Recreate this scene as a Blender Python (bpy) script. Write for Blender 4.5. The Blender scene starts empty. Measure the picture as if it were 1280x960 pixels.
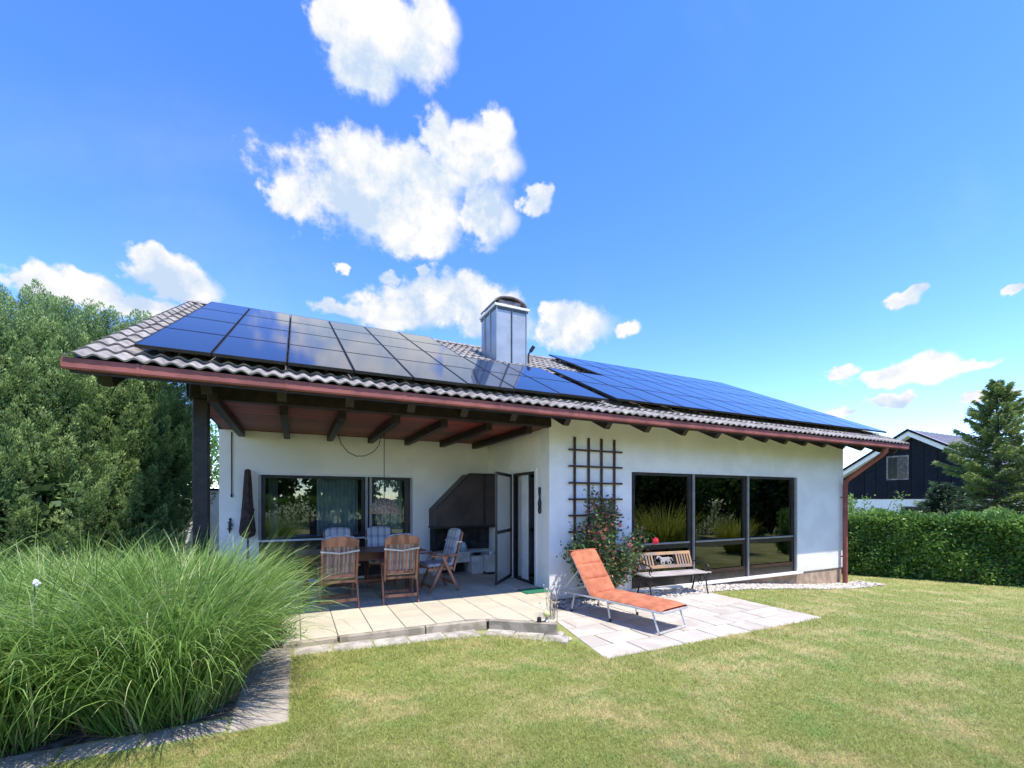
import bpy, bmesh, math, random
import numpy as np
from mathutils import Vector, Matrix, Euler

R = math.radians
sc = bpy.context.scene
COL = sc.collection
rng = np.random.default_rng(7)
random.seed(7)

# ------------------------------------------------------------------ camera
cam_d = bpy.data.cameras.new('camera')
cam = bpy.data.objects.new('camera', cam_d)
COL.objects.link(cam)
cam.location = (0, 0, 1.55)
cam.rotation_euler = (R(90), 0, R(-25.85))
cam_d.sensor_width = 36
cam_d.lens = 15.72
cam_d.shift_y = 0.1133
cam_d.clip_end = 3000
cam_d.clip_start = 0.05
sc.camera = cam

# ------------------------------------------------------------------ exposure, sky, sun
sc.view_settings.view_transform = 'Standard'
sc.view_settings.look = 'None'
sc.view_settings.exposure = 1.65
sc.view_settings.gamma = 1.0
sc.cycles.max_bounces = 8
sc.cycles.transparent_max_bounces = 16

SUN_EL, SUN_AZ = R(65.5), R(153.1)          # azimuth clockwise from +Y
sd = Vector((math.sin(SUN_AZ) * math.cos(SUN_EL), math.cos(SUN_AZ) * math.cos(SUN_EL), math.sin(SUN_EL)))
sun_d = bpy.data.lights.new('sun', 'SUN')
sun_d.energy = 2.1
sun_d.angle = R(0.55)
sun_d.color = (1.0, 0.94, 0.83)
sun = bpy.data.objects.new('sun', sun_d)
COL.objects.link(sun)
sun.rotation_euler = (-sd).to_track_quat('-Z', 'Y').to_euler()
sun.location = (0, -10, 30)

CLOUDS = [(11.1, 45.1, 7.1, 3.0), (7.6, 42.5, 4.2, 1.9), (15.7, 46.5, 3.8, 2.1), (4.4, 44.7, 3.1, 1.7), (9.7, 33.2, 12.0, 4.5), (14.5, 35.0, 6.0, 3.2),
 (20.8, 37.6, 5.3, 3.2), (-0.3, 31.0, 3.1, 1.8), (22.6, 32.6, 3.6, 3.5), (13.4, 29.4, 5.4, 1.7), (6.3, 35.5, 5.0, 2.3),
 (16.2, 39.0, 2.2, 2.1), (23.8, 39.7, 2.3, 1.6), (29.1, 33.9, 2.0, 1.2), (29.5, 34.5, 1.4, 0.8), (-20.1, 18.5, 2.7, 1.3),
 (-17.0, 18.8, 2.6, 1.7), (-11.3, 21.3, 4.3, 2.3), (-12.6, 22.8, 2.6, 1.1), (-13.5, 18.3, 3.1, 1.3), (-22.1, 18.4, 1.4, 0.7),
 (16.4, 23.5, 7.4, 2.9), (18.0, 25.1, 4.5, 2.0), (4.5, 21.7, 4.0, 0.9), (11.0, 21.9, 5.7, 2.1), (23.8, 22.3, 6.1, 3.0),
 (33.4, 20.8, 5.5, 2.8), (32.0, 22.2, 3.0, 1.9), (39.9, 20.3, 1.7, 0.9), (5.1, 26.0, 0.9, 0.6), (10.6, 25.6, 1.4, 0.7),
 (14.7, 26.6, 0.7, 0.4), (66.8, 18.7, 1.5, 0.9), (67.8, 19.2, 1.0, 0.6), (73.7, 17.2, 0.7, 0.5), (66.8, 11.9, 4.4, 1.0),
 (70.5, 12.1, 3.1, 0.6), (68.7, 12.9, 2.2, 0.9), (62.4, 12.9, 1.9, 0.6), (66.1, 9.4, 2.1, 0.7), (67.4, 9.7, 1.0, 0.5),
 (62.0, 8.9, 2.1, 0.6), (72.5, 9.1, 2.2, 0.5),
 # the rest of the sky, in the same manner
 (-60, 25, 9, 3), (-75, 31, 7, 3), (-110, 20, 11, 3), (120, 30, 9, 3.5), (130, 14, 8, 2), (170, 24, 10, 3), (-150, 34, 9, 4), (95, 22, 6, 2)]

w = bpy.data.worlds.new('World')
sc.world = w
w.use_nodes = True
wt = w.node_tree
wt.nodes.clear()
def N(t, typ, **kw):
    n = t.nodes.new(typ)
    for k, v in kw.items():
        setattr(n, k, v)
    return n
def L(t, a, b):
    t.links.new(a, b)
def M(t, op, a, b=None, c=None, clamp=False):
    n = t.nodes.new('ShaderNodeMath'); n.operation = op; n.use_clamp = clamp
    for i, v in enumerate((a, b, c)):
        if v is None: continue
        if isinstance(v, (int, float)): n.inputs[i].default_value = v
        else: t.links.new(v, n.inputs[i])
    return n.outputs[0]
def VM(t, op, a, b=None, c=None):
    n = t.nodes.new('ShaderNodeVectorMath'); n.operation = op
    for i, v in enumerate((a, b, c)):
        if v is None: continue
        if isinstance(v, (tuple, list)): n.inputs[i].default_value = v
        else: t.links.new(v, n.inputs[i])
    return n.outputs['Value'] if op == 'LENGTH' else n.outputs[0]

SKY_STRENGTH = 0.15
tc = N(wt, 'ShaderNodeTexCoord')
gen = tc.outputs['Generated']
sky = N(wt, 'ShaderNodeTexSky', sky_type='NISHITA', sun_disc=False)
sky.sun_elevation = SUN_EL
sky.sun_rotation = SUN_AZ
sky.altitude = 450
sky.air_density = 0.85
sky.dust_density = 0.0
sky.ozone_density = 2.0
hsv = N(wt, 'ShaderNodeHueSaturation')
hsv.inputs['Saturation'].default_value = 1.28
hsv.inputs['Hue'].default_value = 0.516
hsv.inputs['Value'].default_value = 1.0
L(wt, sky.outputs[0], hsv.inputs['Color'])
bg = N(wt, 'ShaderNodeBackground')
bg.inputs['Strength'].default_value = SKY_STRENGTH
L(wt, hsv.outputs[0], bg.inputs['Color'])
# direction -> azimuth / elevation in degrees
sep = N(wt, 'ShaderNodeSeparateXYZ'); L(wt, gen, sep.inputs[0])
az = M(wt, 'MULTIPLY', M(wt, 'ARCTAN2', sep.outputs[0], sep.outputs[1]), 57.29578)
el = M(wt, 'MULTIPLY', M(wt, 'ARCSINE', sep.outputs[2]), 57.29578)
comb = N(wt, 'ShaderNodeCombineXYZ'); L(wt, az, comb.inputs[0]); L(wt, el, comb.inputs[1])
warp_n = N(wt, 'ShaderNodeTexNoise'); warp_n.inputs['Scale'].default_value = 9; warp_n.inputs['Detail'].default_value = 7
L(wt, gen, warp_n.inputs['Vector'])
wv = VM(wt, 'MULTIPLY', VM(wt, 'SUBTRACT', warp_n.outputs['Color'], (0.5, 0.5, 0.5)), (3.0, 1.8, 0))
warp2 = N(wt, 'ShaderNodeTexNoise'); warp2.inputs['Scale'].default_value = 38; warp2.inputs['Detail'].default_value = 5
L(wt, gen, warp2.inputs['Vector'])
wv = VM(wt, 'ADD', wv, VM(wt, 'MULTIPLY', VM(wt, 'SUBTRACT', warp2.outputs['Color'], (0.5, 0.5, 0.5)), (3.4, 2.0, 0)))
P = VM(wt, 'ADD', comb.outputs[0], wv)
def cloud_field(Pv, lst):
    field = None
    for (a, e, ra, re) in lst:
        q = VM(wt, 'MULTIPLY', VM(wt, 'SUBTRACT', Pv, (a, e, 0)), (1 / ra, 1 / re, 0))
        ln = VM(wt, 'LENGTH', q)
        if field is None: field = ln
        else:
            n = wt.nodes.new('ShaderNodeMath'); n.operation = 'SMOOTH_MIN'
            L(wt, field, n.inputs[0]); L(wt, ln, n.inputs[1]); n.inputs[2].default_value = 0.15
            field = n.outputs[0]
    return field
field = cloud_field(P, CLOUDS)
inside = M(wt, 'SUBTRACT', 1.06, field)
def cloud_noise(vec):
    n1 = N(wt, 'ShaderNodeTexNoise'); n1.inputs['Scale'].default_value = 9.5; n1.inputs['Detail'].default_value = 12
    n1.inputs['Roughness'].default_value = 0.63
    L(wt, vec, n1.inputs['Vector'])
    return n1.outputs['Fac']
nz = cloud_noise(gen)
dens = M(wt, 'ADD', inside, M(wt, 'MULTIPLY', M(wt, 'SUBTRACT', nz, 0.5), 1.75))
mr = N(wt, 'ShaderNodeMapRange', interpolation_type='SMOOTHSTEP'); L(wt, dens, mr.inputs['Value'])
mr.inputs['From Min'].default_value = -0.10; mr.inputs['From Max'].default_value = 0.36
mask0 = mr.outputs[0]
# thin high cirrus over the whole sky
cir_map = N(wt, 'ShaderNodeMapping'); cir_map.inputs['Rotation'].default_value = (0.3, 0.2, 0.9); cir_map.inputs['Scale'].default_value = (1.2, 6, 2.5)
L(wt, gen, cir_map.inputs['Vector'])
cir = N(wt, 'ShaderNodeTexNoise'); cir.inputs['Scale'].default_value = 1.1; cir.inputs['Detail'].default_value = 7
L(wt, cir_map.outputs[0], cir.inputs['Vector'])
cm = N(wt, 'ShaderNodeMapRange', interpolation_type='SMOOTHSTEP'); L(wt, cir.outputs['Fac'], cm.inputs['Value'])
cm.inputs['From Min'].default_value = 0.52; cm.inputs['From Max'].default_value = 0.85; cm.inputs['To Max'].default_value = 0.10
mask = M(wt, 'MAXIMUM', mask0, cm.outputs[0])
# relief: how much denser the cloud gets towards the sun
nz2 = cloud_noise(VM(wt, 'ADD', gen, tuple(0.05 * c for c in (sd.x, sd.y, sd.z))))
rel = M(wt, 'SUBTRACT', nz, nz2)
bright = M(wt, 'ADD', 0.93, M(wt, 'MULTIPLY', rel, 2.0))
deep = N(wt, 'ShaderNodeMapRange', interpolation_type='SMOOTHSTEP'); L(wt, dens, deep.inputs['Value'])
deep.inputs['From Min'].default_value = 0.3; deep.inputs['From Max'].default_value = 1.5; deep.inputs['To Max'].default_value = 0.08
bright = M(wt, 'SUBTRACT', bright, deep.outputs[0])
# self-shadow: cloud that has more cloud above it is greyer
above = M(wt, 'SUBTRACT', 1.06, cloud_field(VM(wt, 'ADD', P, (1.0, 2.6, 0)), CLOUDS))
ab = N(wt, 'ShaderNodeMapRange', interpolation_type='SMOOTHSTEP'); L(wt, M(wt, 'ADD', above, M(wt, 'MULTIPLY', rel, -1.2)), ab.inputs['Value'])
ab.inputs['From Min'].default_value = -0.05; ab.inputs['From Max'].default_value = 0.75; ab.inputs['To Max'].default_value = 0.20
bright = M(wt, 'SUBTRACT', bright, ab.outputs[0])
ccol = N(wt, 'ShaderNodeMix', data_type='RGBA')
mrb = N(wt, 'ShaderNodeMapRange'); L(wt, bright, mrb.inputs['Value'])
mrb.inputs['From Min'].default_value = 0.55; mrb.inputs['From Max'].default_value = 1.0
L(wt, mrb.outputs[0], ccol.inputs['Factor'])
ccol.inputs['A'].default_value = (0.60, 0.74, 0.95, 1); ccol.inputs['B'].default_value = (1.0, 1.0, 1.0, 1)
bgc = N(wt, 'ShaderNodeBackground')
L(wt, ccol.outputs['Result'], bgc.inputs['Color']); bgc.inputs['Strength'].default_value = 0.32
mixw = N(wt, 'ShaderNodeMixShader')
L(wt, mask, mixw.inputs[0]); L(wt, bg.outputs[0], mixw.inputs[1]); L(wt, bgc.outputs[0], mixw.inputs[2])
wo = N(wt, 'ShaderNodeOutputWorld'); L(wt, mixw.outputs[0], wo.inputs['Surface'])

# ------------------------------------------------------------------ materials
def mat(name, col, rough=0.6, var=0.12, vscale=6.0, bump=0.0, bscale=60.0, metal=0.0, spec=0.5, objvar=0.0, col2=None,
        stretch=(1, 1, 1), detail=6, blo=0.4, bhi=0.62):
    m = bpy.data.materials.new(name); m.use_nodes = True
    t = m.node_tree; b = t.nodes['Principled BSDF']
    b.inputs['Roughness'].default_value = rough; b.inputs['Metallic'].default_value = metal
    b.inputs['Specular IOR Level'].default_value = spec
    tcx = N(t, 'ShaderNodeTexCoord')
    mp = N(t, 'ShaderNodeMapping'); mp.inputs['Scale'].default_value = stretch
    L(t, tcx.outputs['Object'], mp.inputs['Vector'])
    oi = N(t, 'ShaderNodeObjectInfo')
    addv = VM(t, 'ADD', mp.outputs[0], None); vn = addv.node
    cmb = N(t, 'ShaderNodeCombineXYZ'); L(t, M(t, 'MULTIPLY', oi.outputs['Random'], 37.0 if objvar else 0.0), cmb.inputs[0])
    L(t, cmb.outputs[0], vn.inputs[1])
    nt = N(t, 'ShaderNodeTexNoise'); nt.inputs['Scale'].default_value = vscale; nt.inputs['Detail'].default_value = detail
    L(t, addv, nt.inputs['Vector'])
    mx = N(t, 'ShaderNodeMix', data_type='RGBA')
    c2 = col2 if col2 else tuple(c * (1 - 2 * var) for c in col)
    mx.inputs['A'].default_value = (*c2, 1)
    mx.inputs['B'].default_value = (*(tuple(min(1, c * (1 + var)) for c in col) if not col2 else col), 1)
    rg = N(t, 'ShaderNodeMapRange', interpolation_type='SMOOTHSTEP'); L(t, nt.outputs['Fac'], rg.inputs['Value'])
    rg.inputs['From Min'].default_value = blo; rg.inputs['From Max'].default_value = bhi
    L(t, rg.outputs[0], mx.inputs['Factor'])
    out = mx.outputs['Result']
    if objvar:
        hs = N(t, 'ShaderNodeHueSaturation')
        L(t, M(t, 'ADD', 1 - objvar, M(t, 'MULTIPLY', oi.outputs['Random'], 2 * objvar)), hs.inputs['Value'])
        L(t, out, hs.inputs['Color']); out = hs.outputs[0]
    L(t, out, b.inputs['Base Color'])
    if bump:
        bn = N(t, 'ShaderNodeTexNoise'); bn.inputs['Scale'].default_value = bscale; bn.inputs['Detail'].default_value = 5
        L(t, mp.outputs[0], bn.inputs['Vector'])
        bp = N(t, 'ShaderNodeBump'); bp.inputs['Strength'].default_value = bump; bp.inputs['Distance'].default_value = 0.01
        L(t, bn.outputs['Fac'], bp.inputs['Height']); L(t, bp.outputs[0], b.inputs['Normal'])
    return m

def leaf_mat(name, c1, c2, transl=0.25, rough=0.5, c3=None):
    """per-leaf value 'lv' (0..1) runs c1 -> c2 (-> c3)"""
    m = bpy.data.materials.new(name); m.use_nodes = True
    t = m.node_tree; b = t.nodes['Principled BSDF']
    at = N(t, 'ShaderNodeAttribute', attribute_name='lv')
    cr = N(t, 'ShaderNodeValToRGB'); L(t, at.outputs['Fac'], cr.inputs[0])
    cr.color_ramp.elements[0].color = (*c1, 1); cr.color_ramp.elements[1].color = (*c2, 1)
    if c3:
        cr.color_ramp.elements[1].position = 0.8
        e = cr.color_ramp.elements.new(1.0); e.color = (*c3, 1)
    L(t, cr.outputs[0], b.inputs['Base Color'])
    b.inputs['Roughness'].default_value = rough; b.inputs['Specular IOR Level'].default_value = 0.35
    tr = N(t, 'ShaderNodeBsdfTranslucent'); L(t, cr.outputs[0], tr.inputs['Color'])
    mx = N(t, 'ShaderNodeMixShader'); mx.inputs[0].default_value = transl
    o = t.nodes['Material Output']
    L(t, b.outputs[0], mx.inputs[1]); L(t, tr.outputs[0], mx.inputs[2]); L(t, mx.outputs[0], o.inputs['Surface'])
    return m

def glass_mat(name, tint=(0.75, 0.8, 0.8), ior=1.7):
    m = bpy.data.materials.new(name); m.use_nodes = True
    t = m.node_tree; t.nodes.clear()
    g = N(t, 'ShaderNodeBsdfGlossy'); g.inputs['Roughness'].default_value = 0.0
    tr = N(t, 'ShaderNodeBsdfTransparent'); tr.inputs['Color'].default_value = (*tint, 1)
    fr = N(t, 'ShaderNodeFresnel'); fr.inputs['IOR'].default_value = ior
    mx = N(t, 'ShaderNodeMixShader'); o = N(t, 'ShaderNodeOutputMaterial')
    L(t, M(t, 'MULTIPLY', fr.outputs[0], 1.6, clamp=True), mx.inputs[0]); L(t, tr.outputs[0], mx.inputs[1]); L(t, g.outputs[0], mx.inputs[2])
    L(t, mx.outputs[0], o.inputs['Surface'])
    return m

def wall_mat():
    """painted masonry with faint courses"""
    m = mat('painted_masonry', (0.86, 0.85, 0.82), 0.85, var=0.03, vscale=1.7)
    t = m.node_tree; b = t.nodes['Principled BSDF']
    g = N(t, 'ShaderNodeNewGeometry')
    sp = N(t, 'ShaderNodeSeparateXYZ'); L(t, g.outputs['Position'], sp.inputs[0])
    cb = N(t, 'ShaderNodeCombineXYZ'); L(t, M(t, 'ADD', sp.outputs[0], sp.outputs[1]), cb.inputs[0]); L(t, sp.outputs[2], cb.inputs[1])
    br = N(t, 'ShaderNodeTexBrick'); L(t, cb.outputs[0], br.inputs['Vector'])
    br.inputs['Scale'].default_value = 1.0; br.inputs['Mortar Size'].default_value = 0.006; br.inputs['Mortar Smooth'].default_value = 0.7
    br.inputs['Brick Width'].default_value = 0.25; br.inputs['Row Height'].default_value = 0.083
    no = N(t, 'ShaderNodeTexNoise'); no.inputs['Scale'].default_value = 42; no.inputs['Detail'].default_value = 6
    L(t, g.outputs['Position'], no.inputs['Vector'])
    mp2 = N(t, 'ShaderNodeMapping'); mp2.inputs['Scale'].default_value = (1.6, 1.6, 0.35); L(t, g.outputs['Position'], mp2.inputs['Vector'])
    st = N(t, 'ShaderNodeTexNoise'); st.inputs['Scale'].default_value = 2.0; st.inputs['Detail'].default_value = 8; st.inputs['Roughness'].default_value = 0.7; L(t, mp2.outputs[0], st.inputs['Vector'])
    sr = N(t, 'ShaderNodeMapRange', interpolation_type='SMOOTHSTEP'); L(t, st.outputs['Fac'], sr.inputs['Value'])
    sr.inputs['From Min'].default_value = 0.50; sr.inputs['From Max'].default_value = 0.75; sr.inputs['To Max'].default_value = 0.10
    low = N(t, 'ShaderNodeMapRange', interpolation_type='SMOOTHSTEP'); L(t, M(t, 'ADD', sp.outputs[2], M(t, 'MULTIPLY', st.outputs['Fac'], 0.3)), low.inputs['Value'])
    low.inputs['From Min'].default_value = -0.10; low.inputs['From Max'].default_value = 0.22; low.inputs['To Min'].default_value = 0.35; low.inputs['To Max'].default_value = 0.0
    old = b.inputs['Base Color'].links[0].from_socket
    dm = N(t, 'ShaderNodeMix', data_type='RGBA'); L(t, M(t, 'ADD', sr.outputs[0], low.outputs[0], clamp=True), dm.inputs['Factor']); L(t, old, dm.inputs['A']); dm.inputs['B'].default_value = (0.52, 0.48, 0.41, 1)
    L(t, dm.outputs['Result'], b.inputs['Base Color'])
    h = M(t, 'SUBTRACT', M(t, 'MULTIPLY', no.outputs['Fac'], 0.6), M(t, 'MULTIPLY', br.outputs['Fac'], 0.42))
    bp = N(t, 'ShaderNodeBump'); bp.inputs['Strength'].default_value = 0.40; bp.inputs['Distance'].default_value = 0.012
    L(t, h, bp.inputs['Height']); L(t, bp.outputs[0], b.inputs['Normal'])
    return m

MT = {}
MT['wall'] = wall_mat()
MT['plaster'] = mat('white_plaster', (0.90, 0.865, 0.80), 0.9, var=0.03, vscale=1.3, bump=0.25, bscale=90)
MT['plinth'] = mat('plinth_render', (0.47, 0.345, 0.24), 0.95, var=0.12, vscale=5, bump=0.6, bscale=70)
MT['dark_wood'] = mat('dark_stained_wood', (0.019, 0.010, 0.008), 0.55, var=0.25, vscale=9, stretch=(1, 0.15, 1), bump=0.2, bscale=40)
MT['board'] = mat('mahogany_stained_boards', (0.21, 0.036, 0.022), 0.5, var=0.2, vscale=4, stretch=(0.1, 1, 1), objvar=0.12, bump=0.1)
MT['rail'] = mat('dark_brown_paint', (0.045, 0.022, 0.016), 0.45, var=0.15, vscale=10)
MT['trellis'] = mat('trellis_stain', (0.062, 0.022, 0.014), 0.55, var=0.25, vscale=14, bump=0.2)
MT['gutter'] = mat('red_brown_gutter_paint', (0.27, 0.080, 0.064), 0.75, var=0.12, vscale=3)
MT['tile'] = mat('concrete_roof_tile', (0.335, 0.30, 0.265), 0.85, vscale=9, bump=0.5, bscale=80, objvar=0.16, col2=(0.185, 0.165, 0.145), blo=0.34, bhi=0.6)
MT['deck'] = mat('roof_underlay', (0.03, 0.02, 0.017), 0.8)
MT['zinc'] = mat('zinc_cladding', (0.36, 0.375, 0.385), 0.42, var=0.05, vscale=2.5, metal=0.35)
MT['zinc_dark'] = mat('dark_zinc_trim', (0.06, 0.07, 0.085), 0.5)  # darker metal for the front seam and the flashing
MT['white'] = mat('white_paint', (0.82, 0.82, 0.81), 0.5, var=0.03)
MT['cowl'] = mat('weathered_cowl_metal', (0.20, 0.17, 0.16), 0.6, var=0.2, vscale=7, metal=0.2)
MT['frame'] = mat('dark_window_frame', (0.028, 0.022, 0.022), 0.35, var=0.15)
MT['alu'] = mat('grey_aluminium', (0.32, 0.32, 0.32), 0.4, var=0.05, metal=0.3)
MT['glass'] = glass_mat('window_glass')
MT['glass_far'] = glass_mat('far_glass', (0.8, 0.8, 0.8), 1.15)
MT['curtain'] = mat('net_curtain', (0.80, 0.84, 0.85), 0.9, var=0.05)
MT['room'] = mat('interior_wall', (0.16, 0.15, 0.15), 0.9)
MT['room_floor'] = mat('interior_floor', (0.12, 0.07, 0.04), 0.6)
MT['hood'] = mat('brown_metal_hood', (0.060, 0.040, 0.036), 0.5, var=0.15, vscale=2)
MT['soot'] = mat('sooty_firebrick', (0.035, 0.033, 0.034), 0.9, var=0.3, vscale=6)
MT['block'] = mat('white_stone_block', (0.62, 0.61, 0.58), 0.9, var=0.08, vscale=6, bump=0.4, bscale=60)
MT['terrace_tile'] = mat('cream_concrete_tile', (0.55, 0.485, 0.345), 0.85, vscale=3.5, bump=0.3, bscale=120, objvar=0.07, col2=(0.50, 0.445, 0.33))
MT['slab'] = mat('pale_concrete_slab', (0.57, 0.505, 0.425), 0.85, vscale=3.5, bump=0.4, bscale=90, objvar=0.08, col2=(0.47, 0.415, 0.345), detail=10)
MT['joint'] = mat('joint_sand', (0.075, 0.07, 0.05), 0.95, var=0.2, vscale=20)
MT['pale_paver'] = mat('pale_sunlit_paver', (0.52, 0.47, 0.39), 0.95, vscale=8, bump=0.6, bscale=80, objvar=0.1, col2=(0.34, 0.305, 0.245))  # lighter paver copy for the terrace front, sunlight put into its colour
MT['edging'] = mat('weathered_concrete_edging', (0.42, 0.36, 0.27), 0.95, vscale=7, bump=0.7, bscale=60, objvar=0.1, col2=(0.27, 0.235, 0.165))
MT['paver'] = mat('worn_concrete_paver', (0.40, 0.345, 0.27), 0.95, vscale=8, bump=0.6, bscale=80, objvar=0.12, col2=(0.26, 0.225, 0.17))
MT['teak'] = mat('oiled_hardwood', (0.33, 0.15, 0.085), 0.5, var=0.22, vscale=10, stretch=(1, 1, 0.12), bump=0.15, objvar=0.12)
MT['table'] = mat('red_brown_hardwood', (0.16, 0.052, 0.032), 0.35, var=0.25, vscale=8, stretch=(0.15, 1, 1), objvar=0.1)
MT['strap'] = mat('cream_webbing', (0.72, 0.66, 0.52), 0.9)
MT['green_mat'] = mat('green_doormat', (0.02, 0.20, 0.10), 0.95, var=0.2, vscale=60, bump=0.8, bscale=300)
MT['wicker'] = mat('wicker', (0.36, 0.25, 0.17), 0.8, var=0.2, vscale=30)
MT['black'] = mat('black_metal', (0.014, 0.013, 0.013), 0.45, var=0.2)
MT['iron'] = mat('cast_iron', (0.045, 0.042, 0.042), 0.55, var=0.3, vscale=20, metal=0.4)
MT['parasol'] = mat('brown_parasol_cloth', (0.055, 0.035, 0.03), 0.95, var=0.2, vscale=12)
MT['orange'] = mat('orange_cushion_fabric', (0.52, 0.170, 0.082), 0.95, var=0.10, vscale=7, bump=0.6, bscale=32)
MT['lounger'] = mat('pale_aluminium_tube', (0.66, 0.65, 0.62), 0.35, var=0.05, metal=0.5)
MT['bench_wood'] = mat('bench_slat_wood', (0.44, 0.26, 0.125), 0.7, vscale=3, objvar=0.15, col2=(0.29, 0.215, 0.175), bump=0.2)
MT['bench_grey'] = mat('weathered_grey_wood', (0.46, 0.41, 0.38), 0.75, var=0.15, vscale=8, stretch=(0.2, 1, 1), objvar=0.1)
MT['pebble'] = leaf_mat('pale_pebbles', (0.36, 0.31, 0.25), (0.70, 0.65, 0.56), transl=0.0, rough=0.85)
MT['gravel_bed'] = mat('gravel_bed', (0.40, 0.36, 0.29), 0.95, var=0.3, vscale=40, bump=0.8, bscale=90)
MT['soil'] = mat('dry_soil', (0.13, 0.10, 0.07), 0.95, var=0.3, vscale=14, bump=0.8, bscale=60)
MT['bark'] = mat('bark', (0.10, 0.075, 0.055), 0.9, var=0.3, vscale=12, stretch=(1, 1, 0.2), bump=0.8, bscale=30)
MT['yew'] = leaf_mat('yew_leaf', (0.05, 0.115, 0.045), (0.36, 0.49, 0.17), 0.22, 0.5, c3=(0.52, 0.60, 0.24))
MT['spruce'] = leaf_mat('spruce_leaf', (0.055, 0.10, 0.032), (0.30, 0.38, 0.11), 0.3, 0.5, c3=(0.26, 0.33, 0.11))
MT['dark_conifer'] = leaf_mat('dark_conifer_leaf', (0.025, 0.055, 0.028), (0.075, 0.12, 0.05), 0.1, 0.55)
MT['hedge'] = leaf_mat('hedge_leaf', (0.06, 0.15, 0.035), (0.26, 0.42, 0.095), 0.35, 0.4, c3=(0.30, 0.44, 0.10))
MT['shoot'] = leaf_mat('young_shoot_leaf', (0.16, 0.27, 0.05), (0.28, 0.42, 0.10), 0.35, 0.45)
MT['broad'] = leaf_mat('broad_leaf', (0.05, 0.115, 0.028), (0.20, 0.32, 0.07), 0.4, 0.5)
MT['blade'] = leaf_mat('reed_blade', (0.10, 0.20, 0.035), (0.34, 0.50, 0.13), 0.4, 0.36, c3=(0.60, 0.66, 0.32))
MT['dead'] = leaf_mat('dead_straw', (0.22, 0.165, 0.09), (0.46, 0.38, 0.23), 0.2, 0.7)
MT['plume'] = leaf_mat('golden_grass', (0.30, 0.42, 0.06), (0.66, 0.64, 0.12), 0.55, 0.5, c3=(0.42, 0.34, 0.10))
MT['rose_leaf'] = leaf_mat('rose_leaf', (0.045, 0.10, 0.035), (0.17, 0.26, 0.085), 0.25, 0.32, c3=(0.33, 0.13, 0.10))
MT['petal_red'] = mat('red_petal', (0.72, 0.03, 0.055), 0.6, var=0.15, vscale=20)
MT['petal_pink'] = mat('faded_pink_petal', (0.55, 0.16, 0.17), 0.7, var=0.25, vscale=20)
MT['stem'] = mat('green_stem', (0.10, 0.13, 0.05), 0.7)
MT['straw'] = mat('dry_stem', (0.62, 0.54, 0.40), 0.9)
MT['yellow_glow'] = mat('yellow_ball_lamp', (0.78, 0.75, 0.30), 0.35)
MT['stone'] = mat('field_stone', (0.46, 0.40, 0.32), 0.9, var=0.2, vscale=15, bump=0.6)
MT['anthracite'] = mat('dark_blue_cladding', (0.009, 0.013, 0.022), 0.7, var=0.12, objvar=0.15, spec=0.15)
MT['slate'] = mat('grey_standing_seam_roof', (0.30, 0.28, 0.29), 0.5, var=0.06)
MT['glass_jar'] = mat('blue_glass_jar', (0.35, 0.55, 0.62), 0.1)

def panel_mat():
    m = bpy.data.materials.new('solar_glass'); m.use_nodes = True
    t = m.node_tree; b = t.nodes['Principled BSDF']
    b.inputs['Base Color'].default_value = (0.014, 0.020, 0.046, 1)
    b.inputs['Roughness'].default_value = 0.055; b.inputs['IOR'].default_value = 1.52
    b.inputs['Coat Weight'].default_value = 0.0
    tcx = N(t, 'ShaderNodeTexCoord')
    no = N(t, 'ShaderNodeTexNoise'); no.inputs['Scale'].default_value = 1.4; no.inputs['Detail'].default_value = 2
    L(t, tcx.outputs['Object'], no.inputs['Vector'])
    bp = N(t, 'ShaderNodeBump'); bp.inputs['Strength'].default_value = 0.02; bp.inputs['Distance'].default_value = 0.05
    L(t, no.outputs['Fac'], bp.inputs['Height']); L(t, bp.outputs[0], b.inputs['Normal'])
    return m
MT['panel'] = panel_mat()

def plaid_mat():
    m = mat('plaid_cushion_fabric', (0.55, 0.55, 0.56), 0.9, var=0.05)
    t = m.node_tree; b = t.nodes['Principled BSDF']
    tcx = N(t, 'ShaderNodeTexCoord'); sp = N(t, 'ShaderNodeSeparateXYZ'); L(t, tcx.outputs['Object'], sp.inputs[0])
    def band(v, freq, lo):
        s = M(t, 'FRACT', M(t, 'MULTIPLY', v, freq))
        return M(t, 'LESS_THAN', s, lo)
    sv = M(t, 'ADD', sp.outputs[2], sp.outputs[1])
    a = band(sp.outputs[0], 8.3, 0.36); c = band(sv, 8.3, 0.34); d = band(sp.outputs[0], 16.6, 0.18)
    mx = N(t, 'ShaderNodeMix', data_type='RGBA'); mx.inputs['A'].default_value = (0.56, 0.545, 0.52, 1); mx.inputs['B'].default_value = (0.13, 0.145, 0.23, 1)
    f = M(t, 'MULTIPLY', M(t, 'ADD', M(t, 'MULTIPLY', a, 0.55), M(t, 'ADD', M(t, 'MULTIPLY', c, 0.35), M(t, 'MULTIPLY', d, 0.2))), 0.85, clamp=True)
    L(t, f, mx.inputs['Factor']); L(t, mx.outputs['Result'], b.inputs['Base Color'])
    return m
MT['plaid'] = plaid_mat()

def screen_mat():
    m = bpy.data.materials.new('insect_screen'); m.use_nodes = True
    t = m.node_tree; t.nodes.clear()
    d = N(t, 'ShaderNodeBsdfDiffuse'); d.inputs['Color'].default_value = (0.42, 0.42, 0.42, 1)
    tr = N(t, 'ShaderNodeBsdfTransparent')
    mx = N(t, 'ShaderNodeMixShader'); mx.inputs[0].default_value = 0.62
    o = N(t, 'ShaderNodeOutputMaterial')
    L(t, tr.outputs[0], mx.inputs[1]); L(t, d.outputs[0], mx.inputs[2]); L(t, mx.outputs[0], o.inputs['Surface'])
    return m
MT['screen'] = screen_mat()

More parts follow.
